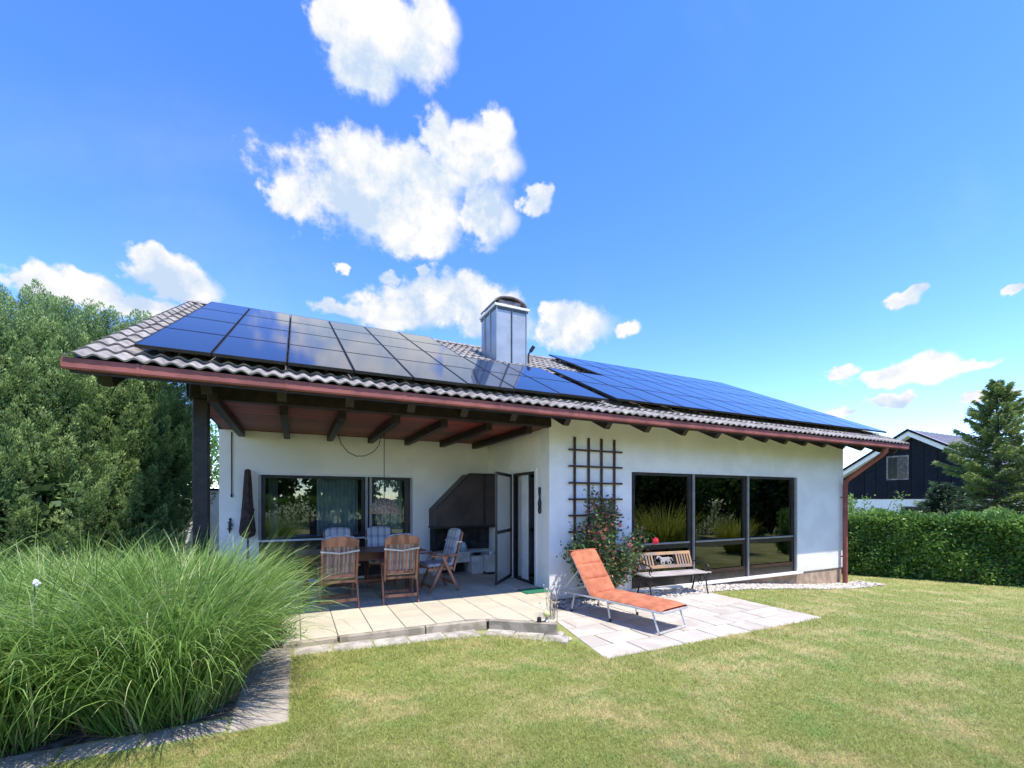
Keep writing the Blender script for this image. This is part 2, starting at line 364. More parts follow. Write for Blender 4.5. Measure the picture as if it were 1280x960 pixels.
def lawn_color_nodes(t, blade):
    g = N(t, 'ShaderNodeNewGeometry')
    def nz(s, d=4, r=0.55):
        n = N(t, 'ShaderNodeTexNoise'); n.inputs['Scale'].default_value = s; n.inputs['Detail'].default_value = d; n.inputs['Roughness'].default_value = r
        L(t, g.outputs['Position'], n.inputs['Vector']); return n.outputs['Fac']
    def ss(v, a, b):
        mrr = N(t, 'ShaderNodeMapRange', interpolation_type='SMOOTHSTEP'); L(t, v, mrr.inputs['Value'])
        mrr.inputs['From Min'].default_value = a; mrr.inputs['From Max'].default_value = b
        return mrr.outputs[0]
    dry = ss(nz(1.5, 9, 0.70), 0.45, 0.66)
    lush = ss(nz(3.1, 8, 0.7), 0.46, 0.70)
    green = (0.32, 0.345, 0.10); straw = (0.53, 0.455, 0.21); deep = (0.20, 0.31, 0.075)
    m1 = N(t, 'ShaderNodeMix', data_type='RGBA'); L(t, dry, m1.inputs['Factor'])
    m1.inputs['A'].default_value = (*green, 1); m1.inputs['B'].default_value = (*straw, 1)
    m2 = N(t, 'ShaderNodeMix', data_type='RGBA'); L(t, M(t, 'MULTIPLY', lush, 0.7), m2.inputs['Factor'])
    L(t, m1.outputs['Result'], m2.inputs['A']); m2.inputs['B'].default_value = (*deep, 1)
    return m2.outputs['Result']
def lawn_mat(blade):
    m = bpy.data.materials.new('lawn_blade' if blade else 'lawn_ground'); m.use_nodes = True
    t = m.node_tree; b = t.nodes['Principled BSDF']
    c = lawn_color_nodes(t, blade)
    hs = N(t, 'ShaderNodeHueSaturation'); L(t, c, hs.inputs['Color'])
    if blade:
        at = N(t, 'ShaderNodeAttribute', attribute_name='lv')
        L(t, M(t, 'ADD', 0.75, M(t, 'MULTIPLY', at.outputs['Fac'], 0.85)), hs.inputs['Value'])
        L(t, M(t, 'ADD', 0.487, M(t, 'MULTIPLY', at.outputs['Fac'], 0.02)), hs.inputs['Hue'])
    else:
        n = N(t, 'ShaderNodeTexNoise'); n.inputs['Scale'].default_value = 55; n.inputs['Detail'].default_value = 6
        g = N(t, 'ShaderNodeNewGeometry'); L(t, g.outputs['Position'], n.inputs['Vector'])
        L(t, M(t, 'ADD', 0.45, M(t, 'MULTIPLY', n.outputs['Fac'], 1.0)), hs.inputs['Value'])
        bp = N(t, 'ShaderNodeBump'); bp.inputs['Strength'].default_value = 0.9; bp.inputs['Distance'].default_value = 0.03
        L(t, n.outputs['Fac'], bp.inputs['Height']); L(t, bp.outputs[0], b.inputs['Normal'])
    L(t, hs.outputs[0], b.inputs['Base Color'])
    b.inputs['Roughness'].default_value = 0.6; b.inputs['Specular IOR Level'].default_value = 0.25
    if blade:
        tr = N(t, 'ShaderNodeBsdfTranslucent'); L(t, hs.outputs[0], tr.inputs['Color'])
        mx = N(t, 'ShaderNodeMixShader'); mx.inputs[0].default_value = 0.4
        o = t.nodes['Material Output']
        L(t, b.outputs[0], mx.inputs[1]); L(t, tr.outputs[0], mx.inputs[2]); L(t, mx.outputs[0], o.inputs['Surface'])
    return m
MT['lawn_ground'] = lawn_mat(False)
MT['lawn_blade'] = lawn_mat(True)

# ------------------------------------------------------------------ object helpers
LOC = {}
def thing(name, label, cat, loc=(0, 0, 0), rz=0.0, group=None):
    o = bpy.data.objects.new(name, None); o.empty_display_size = 0.2
    COL.objects.link(o); o.location = loc; o.rotation_euler = (0, 0, rz)
    o['label'] = label; o['category'] = cat
    if group: o['group'] = group
    LOC[o.name] = Vector(loc) if rz == 0 else Vector((0, 0, 0))
    return o
def tag(o, label=None, cat=None, group=None, kind=None):
    for k, v in (('label', label), ('category', cat), ('group', group), ('kind', kind)):
        if v: o[k] = v
    return o
def link(name, me, parent=None, loc=(0, 0, 0), rot=None):
    o = bpy.data.objects.new(name, me); COL.objects.link(o); o.location = loc
    if rot: o.rotation_euler = rot
    if parent is not None: o.parent = parent; LOC[o.name] = LOC.get(parent.name, Vector((0, 0, 0)))
    else: LOC[o.name] = Vector(loc)
    return o

class MB:
    def __init__(s): s.v = []; s.f = []; s.mi = []; s.cm = 0
    def add(s, vs, fs):
        b = len(s.v); s.v += [tuple(v) for v in vs]
        for f in fs: s.f.append(tuple(b + i for i in f)); s.mi.append(s.cm)
    def box(s, x0, x1, y0, y1, z0, z1):
        s.add([(x0, y0, z0), (x1, y0, z0), (x1, y1, z0), (x0, y1, z0), (x0, y0, z1), (x1, y0, z1), (x1, y1, z1), (x0, y1, z1)],
              [(0, 3, 2, 1), (4, 5, 6, 7), (0, 1, 5, 4), (1, 2, 6, 5), (2, 3, 7, 6), (3, 0, 4, 7)]); return s
    def bar(s, a, b, wx, wy, up=(0, 0, 1)):
        """square bar from a to b; wx along the side, wy along the other"""
        a = Vector(a); b = Vector(b); d = (b - a).normalized(); u = Vector(up)
        if abs(d.dot(u)) > 0.98: u = Vector((0, 1, 0))
        sx = d.cross(u).normalized(); sy = sx.cross(d).normalized()
        vs = []
        for p in (a, b):
            for (i, j) in ((-1, -1), (1, -1), (1, 1), (-1, 1)): vs.append(p + sx * i * wx / 2 + sy * j * wy / 2)
        s.add(vs, [(0, 1, 2, 3), (7, 6, 5, 4), (0, 4, 5, 1), (1, 5, 6, 2), (2, 6, 7, 3), (3, 7, 4, 0)]); return s
    def tube(s, pts, r, n=8, cap=True):
        pts = [Vector(p) for p in pts]; rs = r if isinstance(r, (list, tuple)) else [r] * len(pts)
        rings = []; prev = None
        for i, p in enumerate(pts):
            d = (pts[min(i + 1, len(pts) - 1)] - pts[max(i - 1, 0)]).normalized()
            u = Vector((0, 0, 1)) if abs(d.z) < 0.9 else Vector((1, 0, 0))
            if prev is not None and (prev - d * prev.dot(d)).length > 0.1: u = prev
            sx = (u - d * u.dot(d)).normalized(); sy = d.cross(sx); prev = sx
            rings.append([p + (sx * math.cos(2 * math.pi * k / n) + sy * math.sin(2 * math.pi * k / n)) * rs[i] for k in range(n)])
        vs = [v for rg in rings for v in rg]; fs = []
        for i in range(len(pts) - 1):
            for k in range(n):
                k2 = (k + 1) % n; fs.append((i * n + k, i * n + k2, (i + 1) * n + k2, (i + 1) * n + k))
        if cap: fs.append(tuple(reversed(range(n)))); fs.append(tuple((len(pts) - 1) * n + k for k in range(n)))
        s.add(vs, fs); return s
    def prism(s, poly, lo, hi, axis='y'):
        """poly in the other two axes, extruded lo..hi along axis"""
        n = len(poly); f = {'y': lambda p, t: (p[0], t, p[1]), 'x': lambda p, t: (t, p[0], p[1]), 'z': lambda p, t: (p[0], p[1], t)}[axis]
        s.add([f(p, lo) for p in poly] + [f(p, hi) for p in poly],
              [tuple(range(n)), tuple(reversed(range(n, 2 * n)))] + [(i, i + n, (i + 1) % n + n, (i + 1) % n) for i in range(n)]); return s
    def lathe(s, prof, c=(0, 0, 0), n=16):
        vs = []; fs = []
        for (r, z) in prof:
            for k in range(n): vs.append((c[0] + r * math.cos(2 * math.pi * k / n), c[1] + r * math.sin(2 * math.pi * k / n), c[2] + z))
        for i in range(len(prof) - 1):
            for k in range(n):
                k2 = (k + 1) % n; fs.append((i * n + k, i * n + k2, (i + 1) * n + k2, (i + 1) * n + k))
        s.add(vs, fs); return s
    def ball(s, c, r, n=8, m=6, sq=(1, 1, 1)):
        vs = []; fs = []
        for i in range(m + 1):
            a = math.pi * i / m
            for k in range(n):
                p = 2 * math.pi * k / n
                vs.append((c[0] + r * sq[0] * math.sin(a) * math.cos(p), c[1] + r * sq[1] * math.sin(a) * math.sin(p), c[2] + r * sq[2] * math.cos(a)))
        for i in range(m):
            for k in range(n): fs.append((i * n + k, (i + 1) * n + k, (i + 1) * n + (k + 1) % n, i * n + (k + 1) % n))
        s.add(vs, fs); return s
    def mesh(s, name, mats, off=Vector((0, 0, 0)), smooth=False, fix=True):
        me = bpy.data.meshes.new(name)
        me.from_pydata([(v[0] - off[0], v[1] - off[1], v[2] - off[2]) for v in s.v], [], s.f)
        for m in (mats if isinstance(mats, (list, tuple)) else [mats]): me.materials.append(m)
        if any(s.mi): me.polygons.foreach_set('material_index', s.mi)
        if fix:
            bm = bmesh.new(); bm.from_mesh(me); bmesh.ops.recalc_face_normals(bm, faces=bm.faces); bm.to_mesh(me); bm.free()
        if smooth:
            me.polygons.foreach_set('use_smooth', [True] * len(me.polygons))
            me.set_sharp_from_angle(angle=R(40))
        me.update(); return me
    def build(s, name, m, parent=None, bevel=0.0, smooth=False):
        off = LOC.get(parent.name, Vector((0, 0, 0))) if parent is not None else Vector((0, 0, 0))
        me = s.mesh(name, m, off, smooth)
        if bevel:
            bm = bmesh.new(); bm.from_mesh(me)
            bmesh.ops.bevel(bm, geom=[e for e in bm.edges if e.is_manifold and e.calc_face_angle(0) > 0.6], offset=bevel, segments=1, affect='EDGES', profile=0.5)
            bm.to_mesh(me); bm.free()
        return link(name, me, parent)

def copy_tree(o, parent=None):
    c = o.copy(); COL.objects.link(c)
    if parent is not None: c.parent = parent
    for ch in list(o.children): copy_tree(ch, c)
    return c

def np_mesh(name, verts, faces_n, mats, lv=None, smooth=False):
    """verts (F, k, 3): F separate polygons of k corners"""
    F, k, _ = verts.shape
    me = bpy.data.meshes.new(name)
    me.vertices.add(F * k); me.vertices.foreach_set('co', verts.reshape(-1).astype(np.float32))
    me.loops.add(F * k); me.loops.foreach_set('vertex_index', np.arange(F * k, dtype=np.int32))
    me.polygons.add(F); me.polygons.foreach_set('loop_start', np.arange(0, F * k, k, dtype=np.int32))
    me.polygons.foreach_set('loop_total', np.full(F, k, dtype=np.int32))
    if lv is not None:
        a = me.attributes.new('lv', 'FLOAT', 'POINT'); a.data.foreach_set('value', np.repeat(lv, k).astype(np.float32))
    me.materials.append(mats); me.update(); me.validate()
    return me

def strip_mesh(name, P, lv, m, wdir, width):
    """P (B, S, 3) centre lines; wdir (B,3); width (B,S): ribbons"""
    B, S, _ = P.shape
    Lf = P - wdir[:, None, :] * width[:, :, None] / 2; Rt = P + wdir[:, None, :] * width[:, :, None] / 2
    V = np.stack([Lf, Rt], axis=2).reshape(-1, 3)
    base = (np.arange(B) * S * 2)[:, None]; i = (np.arange(S - 1) * 2)[None, :]
    q = np.stack([base + i, base + i + 1, base + i + 3, base + i + 2], axis=2).reshape(-1)
    F = B * (S - 1)
    me = bpy.data.meshes.new(name)
    me.vertices.add(len(V)); me.vertices.foreach_set('co', V.reshape(-1).astype(np.float32))
    me.loops.add(F * 4); me.loops.foreach_set('vertex_index', q.astype(np.int32))
    me.polygons.add(F); me.polygons.foreach_set('loop_start', np.arange(0, F * 4, 4, dtype=np.int32))
    me.polygons.foreach_set('loop_total', np.full(F, 4, dtype=np.int32))
    a = me.attributes.new('lv', 'FLOAT', 'POINT'); a.data.foreach_set('value', np.repeat(lv, S * 2).astype(np.float32))
    me.polygons.foreach_set('use_smooth', np.ones(F, dtype=bool))
    me.materials.append(m); me.update(); me.validate()
    return me

def unit(a): return a / (np.linalg.norm(a, axis=-1, keepdims=True) + 1e-9)
def rdir(n): return unit(rng.normal(size=(n, 3)))
def leaves(centers, dirs, ln, wd, jitter=0.5):
    """rhombic leaves pointing along dirs"""
    n = len(centers); d = unit(dirs + rng.normal(size=(n, 3)) * jitter)
    s = unit(np.cross(d, rdir(n)))
    ln = np.asarray(ln).reshape(-1, 1) * np.ones((n, 1)); wd = np.asarray(wd).reshape(-1, 1) * np.ones((n, 1))
    up = np.cross(s, d)
    return np.stack([centers, centers + d * ln * 0.5 + s * wd / 2 + up * wd * 0.15, centers + d * ln, centers + d * ln * 0.5 - s * wd / 2 + up * wd * 0.15], axis=1)

def ss(a, b, x):
    t = np.clip((np.asarray(x, float) - a) / (b - a), 0, 1); return t * t * (3 - 2 * t)
def ground_z(x, y=0):
    x = np.asarray(x, float)
    return -0.055 - 0.085 * np.clip(x / 2.7, 0, 1) ** 1.3 - 0.07 * ss(2.72, 3.1, x) - 0.375 * ss(6.9, 13.0, x)

# ------------------------------------------------------------------ the setting: ground and lawn
xs = sorted(set([round(v, 3) for v in list(np.arange(-6, 20.01, 0.25)) + list(np.arange(2.6, 3.2, 0.05))] + [-2000, -600, -200, -80, -40, -20, -12, -8, 24, 30, 40, 60, 100, 300, 800, 2000]))
ys = sorted(set([round(v, 3) for v in list(np.arange(-4, 12.01, 0.5))] + [-2000, -600, -200, -80, -40, -20, -10, 16, 20, 30, 50, 80, 150, 400, 1000, 2500]))
mb = MB()
vs = [(x, y, float(ground_z(x))) for y in ys for x in xs]
nx = len(xs)
mb.add(vs, [(j * nx + i, j * nx + i + 1, (j + 1) * nx + i + 1, (j + 1) * nx + i) for j in range(len(ys) - 1) for i in range(nx - 1)])
ground = mb.build('ground', MT['lawn_ground'], smooth=True); ground['kind'] = 'structure'

def lawn_blades(n):
    # denser near the garden path, thinning with distance
    f = 1 / rng.uniform(1 / 14.5, 1 / 2.0, n * 3)
    lat = rng.uniform(-1.25, 1.25, n * 3)
    x = f * 0.436 + f * lat * 0.9; y = f * 0.9 - f * lat * 0.436
    ok = np.ones(len(x), bool)
    ok &= ~((x > 3.12) & (x < 7.06) & (y > 3.985) & (y < 6.7))           # patio
    ok &= ~((x > -1.6) & (x < 3.95) & (y > 5.1 - 0.0 * x) & (x < 2.3))    # terrace + pavers
    ok &= ~((x >= 2.2) & (x < 3.1) & (y > 5.1 - (x - 2.2) * 0.62))
    ok &= ~((x < -0.03) & (y > 3.6))                                     # path and bed
    ok &= ~((x > 4.8) & (x < 13.2) & (y > 6.05))                         # gravel
    ok &= ~((y > 6.6) & (x > 3.8) & (x < 12.7))
    x = x[ok][:n]; y = y[ok][:n]; f = f[ok][:n]; k = len(x)
    z = ground_z(x)
    edge = ((x > 2.7) & (x < 7.3) & (y > 3.6) & (y < 6.2)) | ((y > 4.6) & (x < 3)) | ((x < 0.25) & (x > -0.05))
    tx = rng.uniform(0, 9, 34); ty = rng.uniform(1.8, 6, 34)
    dmin = np.full(k, 9.0)
    for a_, b_ in zip(tx, ty): dmin = np.minimum(dmin, np.hypot(x - a_, y - b_))
    weed = (dmin < rng.uniform(.01, .08, k))
    h = rng.uniform(0.016, 0.040, k) * np.where(edge, 1.5, 1.0) * np.where(weed, 1.5, 1.0) * np.where(rng.uniform(size=k) < 0.03, 1.6, 1)
    a = rng.uniform(0, 2 * np.pi, k); lean = rng.uniform(0.4, 1.6, k)
    ld = np.stack([np.cos(a), np.sin(a), np.zeros(k)], 1)
    p0 = np.stack([x, y, z - 0.003], 1)
    p1 = p0 + ld * (h * lean * 0.35)[:, None] + np.array([0, 0, 1]) * (h * 0.6)[:, None]
    p2 = p0 + ld * (h * lean)[:, None] + np.array([0, 0, 1]) * (h * (1.05 - .35 * lean))[:, None]
    a2 = rng.uniform(0, np.pi, k); wd = np.stack([np.cos(a2), np.sin(a2), np.zeros(k)], 1)
    wv = 0.0032 * np.maximum(1, f / 3.2)
    W = np.stack([wv, wv * 0.8, wv * 0.1], 1)
    return strip_mesh('lawn_grass', np.stack([p0, p1, p2], 1), np.clip(rng.normal(.48, .3, k) , 0, 1.1), MT['lawn_blade'], wd, W)
lg = link('lawn_grass', lawn_blades(420000))
tag(lg, 'short sunburnt lawn grass around the patio and terrace', 'grass', kind='stuff')

# ------------------------------------------------------------------ the house
HL = (3.92, 6.62, 0.0)
house = thing('house', 'white single storey house with tiled roof, covered terrace and large windows', 'house', HL)
PITCH = R(26.15); K = math.tan(PITCH); YE, ZE = 5.6, 2.89
YR = 10.9
VX0, VX1 = -1.95, 13.43
def roof_z(y, off=0.0): return ZE + off + K * (y - YE)

# walls
b = MB()
b.box(3.92, 5.72, 6.62, 6.92, -0.17, 3.18); b.box(10.76, 12.35, 6.62, 6.92, -0.17, 3.18); b.box(5.72, 10.76, 6.62, 6.92, 2.11, 3.18)
b.build('front_wall', MT['wall'], house)
b = MB(); b.box(3.99, 12.62, 6.645, 6.90, -1.0, -0.17); b.build('plinth', MT['plinth'], house)
b = MB(); b.prism([(6.62, -0.17), (15.4, -0.17), (15.4, 3.05), (YR, roof_z(YR) - .22), (6.62, roof_z(6.62) - .22)], 12.35, 12.65, 'x')
b.build('gable_wall', MT['wall'], house)
b = MB(); b.box(12.35, 12.63, 6.9, 15.4, -1.0, -0.172); b.build('plinth', MT['plinth'], house)
b = MB()
b.box(3.92, 4.2, 6.92, 7.13, -0.05, 2.80); b.box(3.92, 4.2, 7.13, 8.10, 2.08, 2.80); b.box(3.92, 4.2, 8.10, 9.34, -0.05, 2.80)
b.build('terrace_side_wall', MT['plaster'], house)
b = MB()
b.box(-1.21, -0.60, 9.34, 9.64, -0.3, 2.80); b.box(2.20, 4.2, 9.34, 9.64, -0.3, 2.80); b.box(-0.60, 2.20, 9.34, 9.64, 2.05, 2.80); b.box(-0.60, 2.20, 9.34, 9.64, -0.3, 0.03)
b.build('terrace_back_wall', MT['plaster'], house)
b = MB(); b.prism([(9.64, -0.3), (15.4, -0.3), (15.4, 3.05), (YR, roof_z(YR) - .22), (9.64, roof_z(9.64) - .22)], -1.21, -0.91, 'x')
b.build('end_wall', MT['plaster'], house)
b = MB(); b.prism([(6.72, 2.84), (9.64, 2.84), (9.64, roof_z(9.64) - .22), (6.72, roof_z(6.72) - .22)], -1.21, -1.1, 'x')
b.build('gable_cladding', MT['dark_wood'], house)
b = MB(); b.box(-0.91, 12.35, 15.1, 15.4, -1, 3.05); b.build('rear_wall', MT['plaster'], house)
# rooms behind the glass
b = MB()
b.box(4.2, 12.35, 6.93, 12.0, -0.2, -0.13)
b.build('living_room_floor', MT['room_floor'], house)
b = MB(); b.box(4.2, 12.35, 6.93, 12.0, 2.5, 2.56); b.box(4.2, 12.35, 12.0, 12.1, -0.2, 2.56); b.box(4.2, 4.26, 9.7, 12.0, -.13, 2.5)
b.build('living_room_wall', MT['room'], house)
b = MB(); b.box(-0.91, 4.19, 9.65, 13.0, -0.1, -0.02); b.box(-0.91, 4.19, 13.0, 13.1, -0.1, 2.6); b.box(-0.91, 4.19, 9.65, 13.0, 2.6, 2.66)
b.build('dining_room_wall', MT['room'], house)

# roof deck with tiles
b = MB()
def slope_slab(b, x0, x1, y0, y1, top, th):
    b.prism([(y0, roof_z(y0, top)), (y1, roof_z(y1, top)), (y1, roof_z(y1, top - th)), (y0, roof_z(y0, top - th))], x0, x1, 'x')
slope_slab(b, VX0 + 0.03, VX1 - 0.03, YE + 0.03, YR, -0.05, 0.10)
b.prism([(YR, roof_z(YR, -0.05)), (16.2, ZE - 0.05), (16.2, ZE - 0.15), (YR, roof_z(YR, -0.15))], VX0 + .03, VX1 - .03, 'x')
roof = b.build('roof', MT['deck'], house)
# one tile: two rolls, with a lip at the lower edge
TW, TL, EXP = 0.30, 0.42, 0.345
def tile_mesh():
    m = MB(); n = 16; prof = []
    for i in range(n + 1):
        x = TW * i / n - TW / 2 + 0.001
        ph = (i / n * 2) % 1.0
        z = 0.032 * (0.5 - 0.5 * math.cos(2 * math.pi * ph)) ** 0.9
        prof.append((x, z))
    lo = [(x, 0, z + 0.030) for x, z in prof]; hi = [(x, TL, z) for x, z in prof]; lip = [(x, 0.003, z + 0.012) for x, z in prof]
    k = n + 1
    m.add(lo + hi + lip, [(i, i + 1, k + i + 1, k + i) for i in range(n)] + [(2 * k + i, 2 * k + i + 1, i + 1, i) for i in range(n)])
    me = m.mesh('roof_tile', MT['tile'], fix=False)
    me.polygons.foreach_set('use_smooth', [True] * len(me.polygons)); me.set_sharp_from_angle(angle=R(55)); me.update()
    return me
TM = tile_mesh()
ncol = int(round((VX1 - VX0) / TW)); tw = (VX1 - VX0) / ncol
nrow = int((YR - YE) / math.cos(PITCH) / EXP) + 1
ptx, rest = [], []
for r_ in range(nrow):
    for c_ in range(ncol):
        x = VX0 + tw * (c_ + 0.5); s = r_ * EXP - 0.03
        y = YE + 0.0 + s * math.cos(PITCH); z = ZE + 0.004 + s * math.sin(PITCH)
        seen = r_ < 3 or c_ < 2 or (r_ > 8 and 15 <= c_ <= 27) or c_ > ncol - 3 or (10 <= r_ and 20 < c_ < 30)
        d = math.sqrt(x * x + y * y)
        under = (0.07 * d if seen else 100 + d)
        ptx.append((under, x, y, z))
ptx.sort(key=lambda t: t[0])
hl = Vector(HL)
for i, (u, x, y, z) in enumerate(ptx[:296]):
    link('roof_tile', TM, roof, Vector((x, y, z)) - hl + Vector((0, 0, random.uniform(0, .004))), (PITCH, random.uniform(-.006, .006), random.uniform(-.008, .008)))
tv = np.array([v.co[:] for v in TM.vertices]); tf = [tuple(p.vertices) for p in TM.polygons]
ca, sa = math.cos(PITCH), math.sin(PITCH)
rot = np.array([[1, 0, 0], [0, ca, -sa], [0, sa, ca]])
base = tv @ rot.T
m = MB()
for (u, x, y, z) in ptx[296:]:
    m.add(base + np.array([x, y, z]), tf)
o = link('roof_tile_field', m.mesh('roof_tile_field', MT['tile'], hl, fix=False), roof); o['kind'] = 'stuff'
o.data.polygons.foreach_set('use_smooth', [True] * len(o.data.polygons))
# ridge tiles
rm = MB(); prof = [(0.13 * math.cos(a), 0.075 * math.sin(a)) for a in np.linspace(0, math.pi, 9)]
rm.add([(0.0, y, z) for y, z in prof] + [(0.42, y * 0.93, z * 0.93) for y, z in prof], [(i, i + 1, 9 + i + 1, 9 + i) for i in range(8)])
RM = rm.mesh('ridge_tile', MT['tile'], fix=False, smooth=True)
x = VX0
while x < VX1 - .3:
    link('ridge_tile', RM, roof, Vector((x, YR, roof_z(YR, 0.0))) - hl); x += 0.385
b = MB(); b.prism([(YE + .02, roof_z(YE + .02, -.035)), (YR, roof_z(YR, -.035)), (YR, roof_z(YR, -.2)), (YE + .02, roof_z(YE + .02, -.12))], VX0 + 0.012, VX0 + 0.045, 'x')
b.build('verge_board', MT['dark_wood'], house)
b = MB(); b.prism([(YE + .02, roof_z(YE + .02, .0)), (YR, roof_z(YR, .0)), (YR, roof_z(YR, -.2)), (YE + .02, roof_z(YE + .02, -.12))], VX1 - 0.02, VX1 + 0.015, 'x')
b.build('verge_board', MT['rail'], house)
# gutter
b = MB()
gp = [(YE + 0.0, 2.89), (YE - 0.012, 2.89), (YE - 0.016, 2.80), (YE - .008, 2.786), (YE + 0.02, 2.782), (YE + 0.09, 2.80), (YE + 0.105, 2.815), (YE + 0.105, 2.86), (YE + .09, 2.86), (YE + .09, 2.817), (YE + .02, 2.80), (YE + .002, 2.806)]
b.prism(gp, VX0 - 0.02, VX1 + 0.02, 'x')
gut = b.build('gutter', MT['gutter'], house)
for i in range(12):
    x = VX0 + 0.55 + i * 1.31
    b = MB(); b.prism([(YE - .017, 2.895), (YE - .021, 2.80), (YE - .010, 2.781), (YE + .02, 2.777), (YE + .02, 2.7815), (YE - .008, 2.7855), (YE - .0165, 2.80), (YE - .0125, 2.895)], x - .014, x + .014, 'x')
    b.build('gutter_bracket', MT['gutter'], gut)
# downpipe
b = MB()
b.tube([(12.57, 5.665, 2.79), (12.57, 5.67, 2.70), (12.565, 5.74, 2.62), (12.55, 6.42, 2.10), (12.545, 6.50, 2.02), (12.545, 6.52, 1.9), (12.545, 6.52, 0.6), (12.545, 6.52, -0.55)], 0.055, 12)
dp = b.build('downpipe', MT['gutter'], house, smooth=True)
for z in (1.6, 0.1):
    b = MB(); b.tube([(12.545, 6.52, z), (12.545, 6.52, z + .03)], 0.061, 12); b.box(12.535, 12.555, 6.575, 6.62, z, z + .03); b.build('pipe_clip', MT['gutter'], dp)
# front beam, post, joists, ceiling boards, rafter tails
b = MB(); b.box(-1.15, 3.915, 6.54, 6.70, 2.79, 3.08); b.build('front_beam', MT['dark_wood'], house, bevel=.008)
b = MB(); b.box(-1.12, -0.96, 6.545, 6.695, -0.05, 2.788); b.build('post', MT['dark_wood'], house, bevel=.01)
for i, x in enumerate((-0.868, -0.14, 0.60, 1.355, 2.085, 2.838, 3.58)):
    b = MB(); b.box(x - .05, x + .05, 6.705 if i else 6.2, 9.335, 2.685, 2.803); b.build('joist', MT['dark_wood'], house, bevel=.006)
for i in range(13):
    y = 6.705 + i * 0.203
    b = MB(); b.box(-1.15, 3.915, y, y + 0.198, 2.806, 2.826); b.build('ceiling_board', MT['board'], house, bevel=.004)
for x in [-1.7, -0.868, -0.14, 0.60, 1.355, 2.085, 2.838] + [3.749, 4.536, 5.365, 6.217, 7.05, 7.75, 8.431, 9.05, 9.70, 10.38, 11.1, 11.85, 12.7, 13.3]:
    b = MB(); y0 = 5.735
    b.prism([(y0, roof_z(y0, -.155)), (7.2, roof_z(7.2, -.155)), (7.2, roof_z(7.2, -.31)), (y0 + .10, roof_z(y0 + .1, -.31))], x - .05, x + .05, 'x')
    b.build('rafter_tail', MT['dark_wood'], house)

# big front window
def pane(parent, x0, x1, y, z0, z1):
    b = MB(); b.box(x0, x1, y, y + .012, z0, z1); return b.build('pane', MT['glass'], parent)
def window_front():
    y0, y1 = 6.665, 6.745
    xs_ = [5.747, 7.345, 9.02, 10.735]
    b = MB()
    b.box(5.722, 10.758, y0, y1, -0.145, 0.03); b.box(5.722, 10.758, y0, y1, 2.03, 2.108)
    zt = (0.58, 0.70)
    for i, x in enumerate(xs_):
        wl = (0.022, 0.09) if i == 0 else ((0.10, 0.022) if i == 3 else (0.10, 0.10))
        b.box(x - wl[0], x + wl[1], y0 + .002, y1 - .002, 0.03, 2.03)
    for i in range(3):
        b.box(xs_[i] + (0.09 if i == 0 else .10), xs_[i + 1] - .10, y0 + .004, y1 - .004, *zt)
    win = b.build('window', MT['frame'], house)
    for i in range(3):
        xa = xs_[i] + (0.09 if i == 0 else .10); xb = xs_[i + 1] - .10
        pane(win, xa + .002, xb - .002, 6.70, 0.70, 2.03); pane(win, xa + .002, xb - .002, 6.70, 0.03, 0.58)
        b = MB(); b.box(xa - .01, xb + .01, 6.635, 6.663, .675, .71); b.build('transom_trim', MT['alu'], win, bevel=.004)
        b = MB(); b.box(xa, xb, 6.650, 6.668, 0.02, 0.085); b.build('drip_bar', MT['rail'], win)
    for x in (7.36, 9.03, 10.715):
        b = MB(); b.box(x - .017, x + .017, 6.618, 6.664, -0.14, 2.10); b.build('shutter_guide', MT['alu'], win, bevel=.005)
    b = MB(); b.box(5.70, 10.78, 6.611, 6.66, 2.085, 2.125); b.build('shutter_box_trim', MT['white'], win)
    b = MB(); b.box(5.68, 10.80, 6.50, 6.665, -0.185, -0.146); b.build('sill', MT['white'], win, bevel=.006)
    for xa, xb, yy in ((10.15, 10.62, 6.95), (5.8, 5.95, 6.95), (8.65, 8.85, 6.98)):
        n = 40; pr = [(xa + (xb - xa) * i / n, yy + .035 * math.sin(i * 1.25)) for i in range(n + 1)]
        b = MB(); b.add([(p[0], p[1], 0.0) for p in pr] + [(p[0], p[1], 2.35) for p in pr], [(i, i + 1, n + 2 + i, n + 1 + i) for i in range(n)])
        b.build('curtain', MT['curtain'], win, smooth=True)
window_front()
